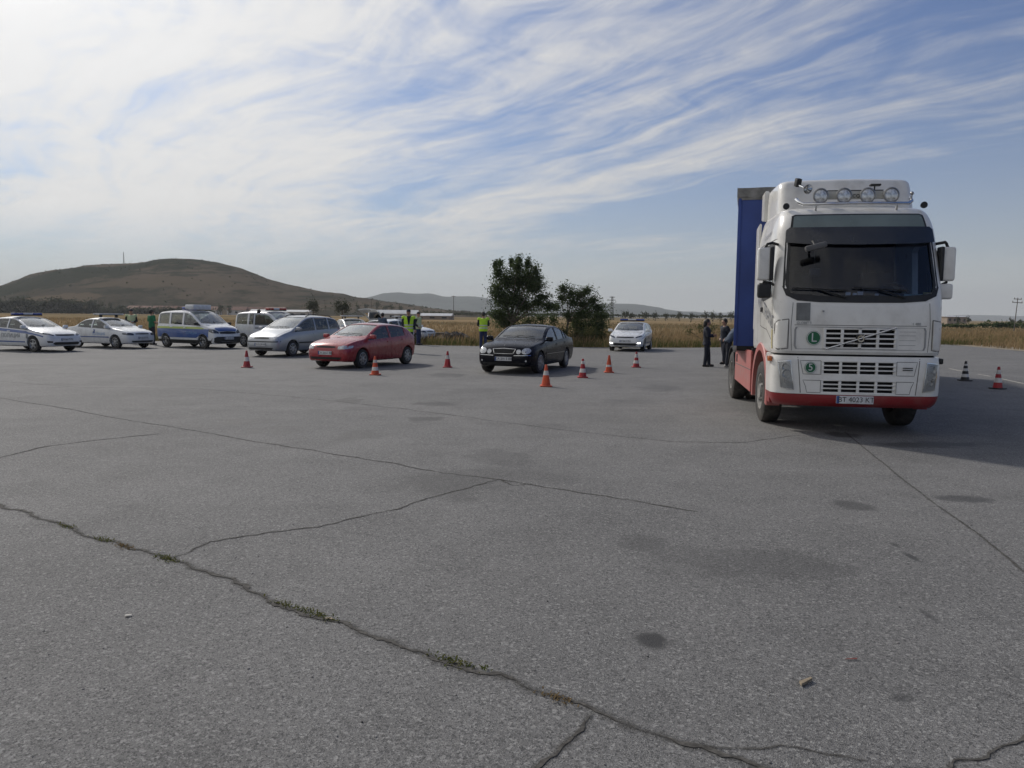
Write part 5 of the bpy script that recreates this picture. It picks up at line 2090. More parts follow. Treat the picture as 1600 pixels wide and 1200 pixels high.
def person(label, x, y, yaw, hgt, arms, top_m, leg_m, vest=None, hair='short', stance=(.0, .0), lean=0.0, shoe=None, bare=False, vest_open=False, skirt=0.0, hat=None, spread=.10):
    root = empty('person', (x, y, 0), yaw)
    tag(root, label, 'person')
    k = hgt / 1.75
    root.scale = (k, k, k)
    ls = Matrix.Rotation(R(lean), 4, 'Y')
    def up(p_):      # everything above the hips leans forward
        v = Vector(p_)
        q = Vector((0, 0, .95))
        return q + ls @ (v - q)
    hipsL = [(0, .09, .90), (.02 + stance[0] * .5, spread, .49), (stance[0], spread + .01, .09)]
    hipsR = [(0, -.09, .90), (.02 + stance[1] * .5, -spread, .49), (stance[1], -spread - .01, .09)]
    A = ARMS[arms]
    armL = [up((0, .185, 1.43)), up(A[0][0]), up(A[0][1])]
    armR = [up((0, -.185, 1.43)), up(A[1][0]), up(A[1][1])]

    def torso(bm, g, z0=.86, z1=1.50):
        n0 = len(bm.verts)
        rows = [(0, 0, .86, .105, .155), (0, 0, .95, .115, .165), (0, 0, 1.06, .105, .145), (.0, 0, 1.20, .118, .160), (.0, 0, 1.33, .122, .180), (-.005, 0, 1.42, .105, .185), (-.01, 0, 1.47, .08, .13), (-.01, 0, 1.51, .058, .065)]
        rows = [r_ for r_ in rows if z0 - .001 <= r_[2] <= z1 + .001]
        b2 = nb()
        ell(b2, [(a, b, c_, rx + g, ry + g) for a, b, c_, rx, ry in rows])
        for v in b2.verts:
            v.co = up(v.co)
        tmp = bpy.data.meshes.new('t')
        b2.to_mesh(tmp)
        b2.free()
        bm.from_mesh(tmp)
        bpy.data.meshes.remove(tmp)

    def hand(bm, arm, s):
        e, h = Vector(arm[1]), Vector(arm[2])
        d_ = (h - e).normalized()
        sd = d_.cross(Vector((1, 0, 0)) if abs(d_.x) < .8 else Vector((0, 0, 1))).normalized()
        nn = d_.cross(sd)
        limb(bm, [h, h + d_ * .07], [.030, .034])
        for j, (o_, L_) in enumerate(((-.028, .062), (-.010, .075), (.010, .080), (.028, .070))):
            a0 = h + d_ * .075 + sd * o_
            limb(bm, [a0, a0 + d_ * L_ * .55 + nn * .012 * s, a0 + d_ * L_ * .9 + nn * .035 * s], [.0105, .0095, .008])
        a0 = h + d_ * .03 + sd * -.034
        limb(bm, [a0, a0 + d_ * .03 - sd * .025, a0 + d_ * .06 - sd * .03 + nn * .01 * s], [.012, .011, .009])

    hd = up((.015, 0, 1.645))
    bm = nb()
    torso(bm, -.012)
    for L_ in (hipsL, hipsR):
        limb(bm, L_, [.085, .058, .040])
        limb(bm, [L_[2], (L_[2][0] + .12, L_[2][1], .045)], [.042, .035])
    for L_, s in ((armL, 1), (armR, -1)):
        limb(bm, L_, [.055, .042, .028])
        hand(bm, L_, s)
    limb(bm, [up((-.01, 0, 1.44)), up((.0, 0, 1.58))], [.058, .052])
    ball(bm, hd, .1, (.98, .78, 1.18), 16, 12)
    ball(bm, up((.045, 0, 1.585)), .06, (.9, .85, .8), 12, 8)
    ball(bm, up((.115, 0, 1.635)), .017, (1, .8, 1.3), 8, 6)
    for s in (1, -1):
        ball(bm, up((.0, s * .08, 1.64)), .022, (.7, .5, 1.2), 8, 6)
    body = ob('body', remesh(bm, .0125, 2), m_skin, root)
    bm = nb()
    for s in (1, -1):
        ball(bm, up((.098, s * .032, 1.655)), .010, u=8, v=6)
    e_ = ob('eyes', bm, m_hair, root)
    bm = nb()
    box(bm, up((.103, 0, 1.585)), (.01, .045, .008), .003)
    ob('mouth', bm, mat('lips', (.25, .10, .09), .5), root)

    # trousers
    bm = nb()
    torso(bm, .008, .86, 1.06)
    for L_ in (hipsL, hipsR):
        limb(bm, [L_[0], L_[1], L_[2]], [.100, .077, .066])
    tr = remesh(bm, .018, 2)
    ob('trousers', tr, leg_m, root)
    for L_ in (hipsL, hipsR):
        bm = nb()
        limb(bm, [(L_[2][0] - .04, L_[2][1], .055), (L_[2][0] + .14, L_[2][1], .045)], [.052, .046])
        bmesh.ops.bisect_plane(bm, geom=bm.verts[:] + bm.edges[:] + bm.faces[:], plane_co=(0, 0, .004), plane_no=(0, 0, -1), clear_outer=True)
        ob('shoe', bm, shoe or m_shoe, root)
    # jacket or shirt
    bm = nb()
    torso(bm, .022, .86 - .0, 1.47)
    if skirt:
        ell(bm, [(0, 0, .86 - skirt, .15, .20), (0, 0, .95, .14, .19)])
    for L_ in (armL, armR):
        if bare:
            limb(bm, [L_[0], Vector(L_[0]).lerp(Vector(L_[1]), .75)], [.078, .066])
        else:
            limb(bm, [L_[0], L_[1], Vector(L_[1]).lerp(Vector(L_[2]), .93)], [.080, .062, .047])
    jm = remesh(bm, .018, 2)
    creases(jm, 11, .010)
    ob('jacket' if not bare else 'shirt', jm, top_m, root)
    if vest:
        bm = nb()
        torso(bm, .040, .86, 1.47)
        for L_ in (armL, armR):
            limb(bm, [L_[0], Vector(L_[0]) + (Vector(L_[0]) - Vector((0, 0, 1.40))).normalized() * .02], [.088, .085])
        vm_ = remesh(bm, .018, 3)
        vo = ob('vest', vm_, vest, root)
        for z in (1.02, 1.14):
            bm = nb()
            n = 28
            va, vb = [], []
            for i in range(n):
                a = 2 * math.pi * i / n
                for z_, l_ in ((z - .022, va), (z + .022, vb)):
                    l_.append(up((.157 * math.cos(a), .208 * math.sin(a), z_)))
            loft(bm, [va, vb], caps=False)
            ob('reflective_band', bm, m_refl, vo)
        if vest_open:
            bm = nb()
            prism(bm, [(-.08, 1.50), (.08, 1.50), (.02, 1.16), (-.02, 1.16)], .13, .170, 'x')
            for v in bm.verts:
                v.co = up(v.co)
            ob('shirt_front', bm, top_m, vo)
    if hair == 'short' or hair == 'long':
        bm = nb()
        ball(bm, hd + Vector((-.018, 0, .022)), .112, (.97, .80, 1.12), 16, 12)
        bmesh.ops.bisect_plane(bm, geom=bm.verts[:] + bm.edges[:] + bm.faces[:], plane_co=hd + Vector((.03, 0, .0)), plane_no=(.8, 0, -.6), clear_outer=True)
        bmesh.ops.holes_fill(bm, edges=bm.edges[:])
        if hair == 'long':
            limb(bm, [hd + Vector((-.07, 0, .02)), hd + Vector((-.09, 0, -.10)), hd + Vector((-.08, 0, -.24))], [.085, .08, .04])
        hm = remesh(bm, .012, 2)
        creases(hm, 30, .006)
        ob('hair', hm, m_hair, root)
    elif hair == 'cap':
        bm = nb()
        ball(bm, hd + Vector((-.005, 0, .035)), .108, (1.0, .84, .95), 16, 12)
        bmesh.ops.bisect_plane(bm, geom=bm.verts[:] + bm.edges[:] + bm.faces[:], plane_co=hd + Vector((0, 0, .03)), plane_no=(0, 0, -1), clear_outer=True)
        bmesh.ops.holes_fill(bm, edges=bm.edges[:])
        ell(bm, [(hd.x + .085, 0, hd.z + .030, .085, .072), (hd.x + .085, 0, hd.z + .042, .085, .072)])
        ob('cap', bm, hat or m_navy, root)
    return root


def face(x, y, tx=0, ty=0):
    return math.degrees(math.atan2(ty - y, tx - x))


person('person in dark jacket and pale lime vest standing behind the police saloon', -20.3, 41.0, -60, 1.82, 'front', m_blackc, m_navy, vest=m_vest2, hair='cap')
person('person in green short-sleeved shirt standing left of the blue-banded van', -18.75, 40.0, 60, 1.80, 'front', m_greenc, m_navy, bare=True)
person('dark-haired person behind the open door of the white van', po2.x - .55, po2.y - .95, 120, 1.86, 'front', m_navy, m_navy)
person('person in dark blue standing at the raised tailgate behind the red car', -7.25, 42.6, 70, 1.78, 'reach', m_greyc, m_navy, lean=10)
person('man in open lime vest, taller of the pair behind the red car', -4.62, 34.2, -80, 1.92, 'down', m_navy, m_navy, vest=m_vest, vest_open=True, hair='cap')
person('man in dark jacket with white striped vest, right of the taller man in lime', -5.3, 43.3, -20, 1.84, 'hips', m_blackc, m_bluec, vest=m_vest2, hair='cap')
person('man in lime vest seen from behind, standing left of the black saloon', -1.46, 38.4, 95, 1.86, 'front', m_blackc, m_bluec, vest=m_vest, hair='short')
person('woman with long dark hair in navy uniform, arms folded, left of the blue trailer', 6.80, 26.9, -15, 1.64, 'fold', m_navy, m_navy, hair='long', stance=(.10, -.05), skirt=.06)
person('man in navy jacket standing between the woman and the trailer', 7.85, 28.5, -165, 1.66, 'hips', m_navy, m_navy, hair='short', stance=(.05, -.12))
person('man in grey-blue jacket bending forward, half hidden by the trailer corner', 7.52, 26.8, 12, 1.68, 'reach', m_greyc, m_navy, hair='short', lean=38, stance=(.14, -.1), shoe=m_shoew)

# ------------------------------------------------------------------ vegetation
def leaf_mat(name, c1, c2, sc_=1.2, tr=.35):
    m, t, p, pos = world_mat(name)
    a = t.noise(pos, sc_, 4, .6)
    b = t.noise(pos, sc_ * 9, 2, .5)
    f_ = t.sstep(t.m('ADD', t.m('MULTIPLY', a, .6), t.m('MULTIPLY', b, .4)), .38, .62)
    cc = t._mix(f_, c1, c2)
    out = [n for n in m.node_tree.nodes if n.type == 'OUTPUT_MATERIAL'][0]
    df = t.n('ShaderNodeBsdfDiffuse', {'Color': cc})
    tl = t.n('ShaderNodeBsdfTranslucent', {'Color': cc})
    t.t.links.new(t.n('ShaderNodeMixShader', {0: tr, 1: df, 2: tl}), out.inputs['Surface'])
    return m


m_leaf = leaf_mat('tree_leaf', (.046, .068, .032), (.10, .13, .058), tr=.38)
m_bush = leaf_mat('bush_leaf', (.055, .070, .030), (.115, .115, .050))
m_bark = mat('bark', (.16, .13, .10), .9, var=.25, bump=.6, bscale=30)
m_straw = leaf_mat('dry_grass', (.34, .245, .138), (.215, .163, .09), .5, .35)
m_grassg = leaf_mat('green_grass', (.085, .105, .04), (.17, .155, .065), .9, .3)
m_weed = leaf_mat('weed_leaf', (.10, .125, .045), (.20, .19, .07), 14, .3)


def leaf_cloud(blobs, n_per, size, wind=(.6, 0, -.1), seed=0, asp=.45, flat=False):
    """many single leaves spread through ellipsoid clumps; returns a mesh"""
    r = np.random.default_rng(seed)
    V = []
    for (cx, cy, cz, rx, ry, rz) in blobs:
        n = int(n_per * max(.25, (rx * rz) / .6))
        d_ = r.normal(size=(n, 3))
        d_ /= np.linalg.norm(d_, axis=1)[:, None]
        rad = np.clip(np.abs(r.normal(size=n)) * .62 + .12, 0, 1.7)
        # twig-like streaks: leaves gather along random spokes
        p_ = d_ * rad[:, None] * np.array([rx, ry, rz]) + np.array([cx, cy, cz])
        p_ += np.array(wind) * (np.clip(rad, 0, 1.7) ** 2)[:, None] * rx * .35 * r.random((n, 1))
        a = r.normal(size=(n, 3)) * .8 + np.array(wind) + d_ * .5
        a /= np.linalg.norm(a, axis=1)[:, None]
        b = np.cross(a, r.normal(size=(n, 3)))
        b /= np.linalg.norm(b, axis=1)[:, None]
        L_ = size * (.6 + .8 * r.random((n, 1)))
        w_ = L_ * asp
        V.append(np.stack([p_ - a * L_ * .5, p_ + b * w_ * .5, p_ + a * L_ * .5, p_ - b * w_ * .5], 1))
    V = np.concatenate(V).reshape(-1, 3)
    nq = len(V) // 4
    me = bpy.data.meshes.new('leaves')
    me.vertices.add(len(V))
    me.vertices.foreach_set('co', V.ravel())
    me.loops.add(nq * 4)
    me.loops.foreach_set('vertex_index', np.arange(nq * 4, dtype=np.int32))
    me.polygons.add(nq)
    me.polygons.foreach_set('loop_start', np.arange(0, nq * 4, 4, dtype=np.int32))
    me.update()
    return me


def px_blob(Y, items, dy=.5, jit=1.0, seed=0):
    """clump list given as picture-plane offsets measured on the photograph, at their real distance and size"""
    r = np.random.default_rng(seed)
    out = []
    for (px, py, a, b) in items:
        k = Y / 1200
        out.append(((px - 800) * k, Y + r.uniform(-dy, dy), 1.72 + (493 + (px - 800) * .0105 - py) * k, a * k, (a + b) / 2 * k, b * k))
    return out


def branches(bm, base, blobs, r0, seed=0, wob=.15):
    r = random.Random(seed)
    base = Vector(base)
    tops = [Vector(b[:3]) for b in blobs]
    fork = Vector((base.x + .1, base.y, max(.5, min(t.z for t in tops) * .6 + .3)))
    tube(bm, [base + Vector((0, 0, -.1)), base.lerp(fork, .5) + Vector((r.uniform(-.05, .05), 0, 0)), fork], [r0, r0 * .85, r0 * .75], 8)
    for t_ in tops:
        m_ = fork.lerp(t_, .5) + Vector((r.uniform(-wob, wob), r.uniform(-wob, wob), r.uniform(0, wob)))
        tube(bm, [fork - Vector((0, 0, .1)), m_, t_], [r0 * .5, r0 * .3, r0 * .08], 6)
        for _ in range(3):
            e = t_ + Vector((r.uniform(-.5, .6), r.uniform(-.4, .4), r.uniform(-.3, .4)))
            tube(bm, [m_.lerp(t_, r.uniform(.3, 1)), e], [r0 * .12, r0 * .03], 4)


# wind-blown tree left, smaller tree right
B1 = px_blob(47.5, [(776, 428, 9, 14), (774, 455, 12, 18), (790, 440, 17, 20), (806, 420, 9, 14), (809, 440, 18, 20), (823, 436, 11, 18), (833, 425, 7, 11), (830, 450, 12, 14), (785, 470, 20, 16), (805, 468, 20, 16), (838, 447, 9, 9), (840, 473, 14, 9), (856, 479, 11, 8), (820, 480, 16, 9), (778, 492, 17, 12), (772, 415, 4, 7), (779, 412, 4, 6), (797, 411, 4, 7), (808, 408, 4, 7), (822, 413, 4, 8), (836, 436, 8, 6), (846, 464, 10, 6), (787, 503, 16, 13), (868, 480, 5, 5)], .7, seed=2)
t1 = empty('tree', (-.1, 47.5, 0))
tag(t1, 'tall dark broadleaf tree bent by wind behind the black saloon', 'tree', 'trees behind the lot')
me = leaf_cloud([(a, b, c_, d_ * 1.18, e * 1.1, f * 1.12) for a, b, c_, d_, e, f in B1], 2400, .125, (.9, 0, -.15), 4)
o = ob('crown', me, m_leaf, t1)
o.location = (.1, -47.5, 0)
bm = nb()
branches(bm, (-.15, 47.5, 0), B1[:15], .11, 3)
o = ob('trunk', bm, m_bark, t1)
o.location = (.1, -47.5, 0)
B2 = px_blob(48, [(878, 452, 9, 9), (876, 466, 8, 8), (890, 459, 10, 9), (904, 462, 10, 9), (912, 455, 8, 7), (893, 472, 12, 9), (909, 476, 12, 9), (922, 470, 10, 8), (930, 482, 12, 9), (915, 490, 13, 10), (936, 494, 12, 10), (903, 492, 10, 10), (925, 505, 14, 12), (908, 512, 12, 12), (938, 510, 9, 10), (900, 505, 14, 12), (885, 492, 8, 8), (930, 522, 12, 12), (912, 526, 13, 12)], .6, seed=5)
t2 = empty('tree', (3.4, 48, 0))
tag(t2, 'smaller pale-trunked tree leaning right, right of the tall dark tree', 'tree', 'trees behind the lot')
me = leaf_cloud([(a, b, c_, d_ * 1.22, e * 1.1, f * 1.15) for a, b, c_, d_, e, f in B2], 2300, .12, (1.1, 0, -.25), 9)
o = ob('crown', me, m_leaf, t2)
o.location = (-3.4, -48, 0)
bm = nb()
branches(bm, (3.35, 48, 0), B2[:10], .085, 8)
o = ob('trunk', bm, m_bark, t2)
o.location = (-3.4, -48, 0)


def bush(label, Y, items, n, size, mt, seed, group='bushes along the lot edge', dy=.5):
    B = px_blob(Y, items, dy, seed=seed)
    cx = sum(b[0] for b in B) / len(B)
    root = empty('bush', (cx, Y, 0))
    tag(root, label, 'bush', group)
    o = ob('foliage', leaf_cloud(B, n, size, (.5, 0, .5), seed, .35), mt, root)
    o.location = (-cx, -Y, 0)
    bm = nb()
    rr_ = random.Random(seed)
    for _ in range(7):
        b = rr_.choice(B)
        tube(bm, [(cx + rr_.uniform(-.3, .3), Y, -.05), Vector(b[:3])], [.02, .006], 4)
    o = ob('stems', bm, m_bark, root)
    o.location = (-cx, -Y, 0)
    return root


bush('dark thicket of saplings under the tall tree', 48.5, [(800, 500, 20, 14), (825, 502, 20, 14), (845, 498, 16, 14), (862, 500, 14, 16), (815, 518, 24, 12), (845, 516, 18, 12)], 900, .13, m_leaf, 21)
bush('olive brushwood below the smaller tree, behind the black saloon roof', 46, [(880, 520, 14, 14), (900, 524, 16, 16), (920, 524, 16, 16), (940, 526, 11, 13), (870, 528, 12, 10)], 1300, .12, m_bush, 22)
bush('low grey-green shrub behind the man in lime vest', 46.5, [(735, 528, 10, 7), (750, 526, 10, 9), (765, 525, 8, 10), (722, 532, 8, 5)], 420, .11, m_bush, 23)
bush('green shrub beside the woman in navy uniform', 47, [(1075, 517, 9, 10), (1092, 512, 12, 13), (1112, 512, 12, 14), (1130, 516, 12, 13), (1142, 524, 10, 8)], 420, .12, m_bush, 24)
bush('small shrub at the edge beside the lit police hatchback', 48, [(1025, 530, 9, 6), (1010, 524, 8, 8)], 300, .11, m_bush, 25)


def blades(name, region_fn, n, h, w_, mt, seed, clump=.25, kind='stuff'):
    r = np.random.default_rng(seed)
    P = region_fn(r, n)
    n = len(P)
    hh = h * (.45 + .75 * r.random(n))
    lean_ = r.normal(size=(n, 2)) * .22 * hh[:, None] + np.array([.18, 0]) * hh[:, None]
    ang = r.random(n) * math.pi
    ww = w_ * (.6 + .8 * r.random(n)) * (.7 + P[:, 1] / 90)
    dx, dy = np.cos(ang) * ww, np.sin(ang) * ww
    z0 = np.full(n, -.05)
    V = np.empty((n, 5, 3))
    V[:, 0] = np.stack([P[:, 0] - dx, P[:, 1] - dy, z0], 1)
    V[:, 1] = np.stack([P[:, 0] + dx, P[:, 1] + dy, z0], 1)
    V[:, 2] = np.stack([P[:, 0] + dx * .6 + lean_[:, 0] * .4, P[:, 1] + dy * .6 + lean_[:, 1] * .4, hh * .6], 1)
    V[:, 3] = np.stack([P[:, 0] + lean_[:, 0], P[:, 1] + lean_[:, 1], hh], 1)
    V[:, 4] = np.stack([P[:, 0] - dx * .6 + lean_[:, 0] * .4, P[:, 1] - dy * .6 + lean_[:, 1] * .4, hh * .6], 1)
    me = bpy.data.meshes.new(name)
    me.vertices.add(n * 5)
    me.vertices.foreach_set('co', V.ravel())
    me.loops.add(n * 5)
    me.loops.foreach_set('vertex_index', np.arange(n * 5, dtype=np.int32))
    me.polygons.add(n)
    me.polygons.foreach_set('loop_start', np.arange(0, n * 5, 5, dtype=np.int32))
    me.update()
    o = ob(name, me, mt, ang=0)
    tag(o, kind=kind)
    return o


EX = [e[0] for e in edge[1:14]]
EY = [e[1] for e in edge[1:14]]


def back_strip(d0, d1, x0=-75, x1=34, pw=1.6, patchy=0.0):
    def f(r, n):
        x = r.uniform(x0, x1, n)
        e = np.interp(x, EX, EY)
        y = e + d0 + (d1 - d0) * r.random(n) ** pw
        if patchy:
            k = np.array([mnoise.noise((a * .16, b * .16, 5)) for a, b in zip(x, y)])
            s = k > patchy - .2 * r.random(n)
            x, y = x[s], y[s]
        return np.stack([x, y], 1)
    return f


def right_strip(x0, x1, y0, y1, pw=1.5):
    def f(r, n):
        y = r.uniform(y0, y1, n)
        x = np.interp(y, [10, 34, 43.4, 48.5, 54], [28.7, 28.7, 29.2, 30.0, 30.9]) + x0 + (x1 - x0) * r.random(n) ** pw
        return np.stack([x, y], 1)
    return f


tag(blades('dry_grass', back_strip(.9, 26), 30000, .62, .016, m_straw, 1), 'tall dry straw-coloured grass behind the lot', 'grass')
tag(blades('dry_grass', back_strip(20, 120, -150, 120, 1.2), 26000, .5, .03, m_straw, 2), 'dry grass field reaching towards the hills', 'grass')
tag(blades('green_grass', back_strip(.05, 5, patchy=.0), 22000, .42, .012, m_grassg, 3), 'greenish weeds along the edge of the asphalt', 'grass')
tag(blades('dry_grass', right_strip(.8, 45, 20, 110), 22000, .42, .018, m_straw, 4), 'dry grass beside the road at the right', 'grass')
tag(blades('green_grass', right_strip(3, 30, 30, 75, 1.0), 1500, .5, .02, m_grassg, 5), 'green tufts in the dry grass at the right', 'grass')

# weeds in the open joint
WEEDS = [(-2.41, 5.24, .10, 60, 'green weed tuft where two cracks meet in the asphalt', m_weed), (-3.04, 5.65, .09, 34, 'small weed in the long crack, third tuft from the left edge', m_weed), (-3.55, 6.01, .08, 30, 'weed tuft in the long crack nearest the left edge', m_weed), (-1.10, 4.26, .10, 60, 'dense green weed in the middle of the long crack', m_weed), (-1.34, 4.41, .08, 34, 'thin weed just left of the dense one in the crack', m_weed), (-.27, 3.68, .10, 70, 'widest green weed patch in the lower half of the long crack', m_weed), (.22, 3.32, .07, 30, 'brownish weed in the crack near the bottom of the picture', m_straw), (-2.83, 5.49, .08, 40, 'dry yellow tuft in the crack left of the junction', m_straw)]
for i, (x, y, rad, n, lb, mt) in enumerate(WEEDS):
    r = np.random.default_rng(100 + i)
    bm = nb()
    dirn = Vector((.82, -.57))
    for _ in range(int(n * 1.8)):
        u = r.normal() * rad * .75
        v_ = r.normal() * rad * .22
        px_, py_ = u * dirn.x - v_ * dirn.y, u * dirn.y + v_ * dirn.x
        h = r.uniform(.004, .017)
        a = r.uniform(0, 2 * math.pi)
        w2 = r.uniform(.002, .004)
        tip = Vector((px_ + math.cos(a) * h * 1.2, py_ + math.sin(a) * h * 1.2, h))
        sdv = Vector((-math.sin(a), math.cos(a), 0)) * w2
        b0 = Vector((px_, py_, .003))
        bm.faces.new([bm.verts.new(q) for q in (b0 - sdv, b0 + sdv, b0.lerp(tip, .6) + sdv * 1.4 + Vector((0, 0, .004)), tip, b0.lerp(tip, .6) - sdv * 1.4 + Vector((0, 0, .004)))])
    o = ob('weed', bm, mt, ang=0, recalc=False)
    o.location = (x, y, 0)
    tag(o, lb, 'weed', 'weeds in the crack', kind='stuff')


# litter
def sheet(name, label, x, y, yaw, poly, thick, mt, curl=.01):
    bm = nb()
    prism(bm, poly, .005, .005 + thick, 'z')
    bmesh.ops.subdivide_edges(bm, edges=bm.edges[:], cuts=1)
    for v in bm.verts:
        v.co.z += curl * abs(mnoise.noise((v.co.x * 30, v.co.y * 30, x)))
    o = ob(name, bm, mt)
    o.location = (x, y, 0)
    o.rotation_euler = (0, 0, R(yaw))
    tag(o, label, 'litter')


m_paper = mat('old_paper', (.52, .50, .45), .9)
m_wood = mat('old_wood', (.36, .29, .20), .9, var=.25, scale=30)
m_leafr = mat('red_brown_scrap', (.22, .06, .05), .8)
sheet('paper_scrap', 'small pale paper scrap left of the long crack', -2.16, 4.21, 20, [(-.016, -.012), (.02, -.01), (.018, .012), (-.012, .014)], .002, m_paper, .012)
sheet('wood_splinter', 'pale wooden splinter lying on the asphalt at lower right', 1.40, 3.49, 38, [(-.045, -.008), (.05, -.006), (.055, .006), (-.03, .012)], .012, m_wood, .006)
sheet('red_scrap', 'thin reddish scrap on the asphalt below the lorry', 1.73, 3.75, 5, [(-.035, -.003), (.03, -.005), (.035, .003), (-.015, .004)], .003, m_leafr, .006)
sheet('leaf_scrap', 'tan leaf scrap beside the dense weed in the crack', -1.02, 4.20, -20, [(-.025, -.012), (.02, -.014), (.035, .0), (.0, .016)], .002, m_wood, .012)
rs = random.Random(5)
m_peb = mat('pebble', (.26, .25, .24), .9, var=.3, scale=40)
m_pebd = mat('dark_pebble', (.05, .05, .05), .9, var=.3, scale=40)
for mt, n, nm, lb in ((m_peb, 200, 'gravel', 'loose pale grit scattered over the near asphalt'), (m_pebd, 50, 'gravel', 'loose dark grit scattered over the near asphalt')):
    bm = nb()
    for _ in range(n):
        y = 2.4 + 7 * rs.random() ** 1.7
        x = rs.uniform(-.7, .7) * y
        s_ = rs.uniform(.002, .006)
        q = bmesh.ops.create_icosphere(bm, subdivisions=1, radius=s_)
        bmesh.ops.transform(bm, matrix=Matrix.Translation((x, y, s_ * .4)) @ Matrix.Diagonal((rs.uniform(.7, 1.6), rs.uniform(.7, 1.4), .7, 1)), verts=q['verts'])
    o = ob(nm, bm, mt, ang=0)
    tag(o, lb, 'gravel', kind='stuff')

# rubble heap behind the white police saloon
m_rub = mat('rubble', (.15, .135, .12), .95, var=.35, scale=3, bump=.5, bscale=10)
bm = nb()
for _ in range(70):
    x = rs.gauss(-3.6, .75)
    y = rs.gauss(47.6, .5)
    zz = max(0, .62 - .5 * abs(x + 3.6)) * rs.random()
    s_ = rs.uniform(.08, .28)
    q = bmesh.ops.create_icosphere(bm, subdivisions=1, radius=s_)
    for v in q['verts']:
        v.co *= rs.uniform(.75, 1.25)
    bmesh.ops.transform(bm, matrix=Matrix.Translation((x, y, zz + s_ * .3)), verts=q['verts'])
o = ob('rubble_heap', bm, m_rub, ang=0)
tag(o, 'low dark heap of rubble at the lot edge', 'rubble', kind='stuff')
bm = nb()
box(bm, (0, 0, .30), (1.1, .6, .6), .05)
for v in bm.verts:
    v.co += Vector((mnoise.noise(v.co * 3), mnoise.noise(v.co * 3 + Vector((5, 0, 0))), 0)) * .05
o = ob('concrete_block', bm, mat('dark_concrete', (.12, .115, .11), .9, var=.3, scale=4, bump=.4))
o.location = (-4.55, 48.6, 0)
o.rotation_euler = (0, 0, .15)
tag(o, 'dark concrete block behind the rubble heap', 'block')

# ------------------------------------------------------------------ far trees, village, poles
m_fleaf = leaf_mat('far_leaf', (.050, .060, .036), (.082, .088, .050), .3, .2)


def round_tree(label, px, py_top, py_bot, wpx, Y, seed, group='far trees', n=700, size=.32, mt=None):
    k = Y / 1200
    X = (px - 800) * k
    hor = 493 + (px - 800) * .0105
    top = 1.72 + (hor - py_top) * k
    bot = max(.2, 1.72 + (hor - py_bot) * k)
    root = empty('tree', (X, Y, 0))
    tag(root, label, 'tree', group)
    r = random.Random(seed)
    hw_ = wpx * k / 2
    B = [(r.uniform(-.45, .45) * hw_, r.uniform(-.4, .4) * hw_, bot + (top - bot) * r.uniform(.22, .78), hw_ * r.uniform(.45, .62), hw_ * .55, (top - bot) * r.uniform(.2, .32)) for _ in range(9)]
    sc_ = .6 / max(.05, (hw_ * .5) * (top - bot) * .26)
    ob('crown', leaf_cloud(B, n / 9 * sc_ * .9, size, (.3, 0, 0), seed, .6), mt or m_fleaf, root)
    bm = nb()
    tube(bm, [(0, 0, -.2), (0, 0, bot + (top - bot) * .5)], [.04 * (top), .02 * top], 6)
    ob('trunk', bm, m_bark, root)


round_tree('round dark tree left of the two far ones above the silver minivan', 490, 465, 492, 25, 190, 31, n=1500)
round_tree('round dark tree right of the two far ones above the silver minivan', 535, 464, 492, 32, 190, 32, n=1700)
FT = [(929, 484, 14), (945, 486, 10), (975, 483, 16), (985, 487, 12), (1005, 483, 14), (1022, 486, 14), (1038, 487, 8), (1060, 486, 12), (1078, 488, 10), (1100, 486, 9), (1112, 484, 12), (1124, 487, 10), (1140, 486, 12)]
ORD = ['leftmost', 'second from left', 'third from left', 'fourth from left', 'fifth from left', 'sixth from left', 'seventh from left', 'eighth from left', 'ninth from left', 'tenth from left', 'eleventh from left', 'twelfth from left', 'thirteenth from left']
for i, (px, py, w_) in enumerate(FT):
    round_tree('small dark tree on the centre horizon, ' + ORD[i] + ' of the row', px, py, 500, w_, 330, 50 + i, 'horizon trees in the centre', 240, .5)
for i, (px, py, w_) in enumerate([(1493, 494, 8), (1509, 493, 10), (1578, 496, 12), (1590, 499, 10)]):
    round_tree('small tree on the right horizon beyond the hedge, ' + ORD[i] + ' of four', px, py, 506, w_, 330, 80 + i, 'horizon trees at the right', 240, .5)
for i, (px, py, w_) in enumerate(sorted([(560, 472, 12), (572, 474, 10), (590, 470, 14), (600, 474, 12), (612, 476, 14), (625, 477, 12), (345, 474, 14), (358, 476, 12), (160, 466, 14), (175, 468, 12), (150, 470, 10), (190, 474, 12)])):
    round_tree('small dark tree at the foot of the hill, ' + ORD[i] + ' of twelve', px, py, 490, w_, 520, 100 + i, 'trees at the foot of the hill', 240, .8)


def mass(name, label, Y, items, n, size, mt, seed, dy=4.0):
    B = px_blob(Y, items, dy, seed=seed)
    o = ob(name, leaf_cloud(B, n, size, (.2, 0, 0), seed, .6), mt)
    tag(o, label, 'trees', kind='stuff')


mass('tree_belt', 'dark green belt of trees at the foot of the hill, far left', 480, [(x, 478 - 5 * math.sin(x * .05) ** 2, 12, 7) for x in range(-80, 150, 11)] + [(x, 486, 14, 5) for x in range(-80, 330, 13)], 26, 1.3, m_fleaf, 61)
mass('tree_belt', 'thin line of scrub along the centre horizon', 420, [(x, 491 + (x - 800) * .0105, 12, 2.6) for x in range(640, 1180, 12)], 18, .9, m_fleaf, 62)
mass('hedge', 'long dark hedge beyond the dry grass at the right', 150, [(x, 507 + .012 * (x - 1500) + (2 if x < 1530 else 0), 9, 5 if x > 1530 else 3) for x in range(1440, 1680, 9)], 130, .42, m_leaf, 63, 1.5)

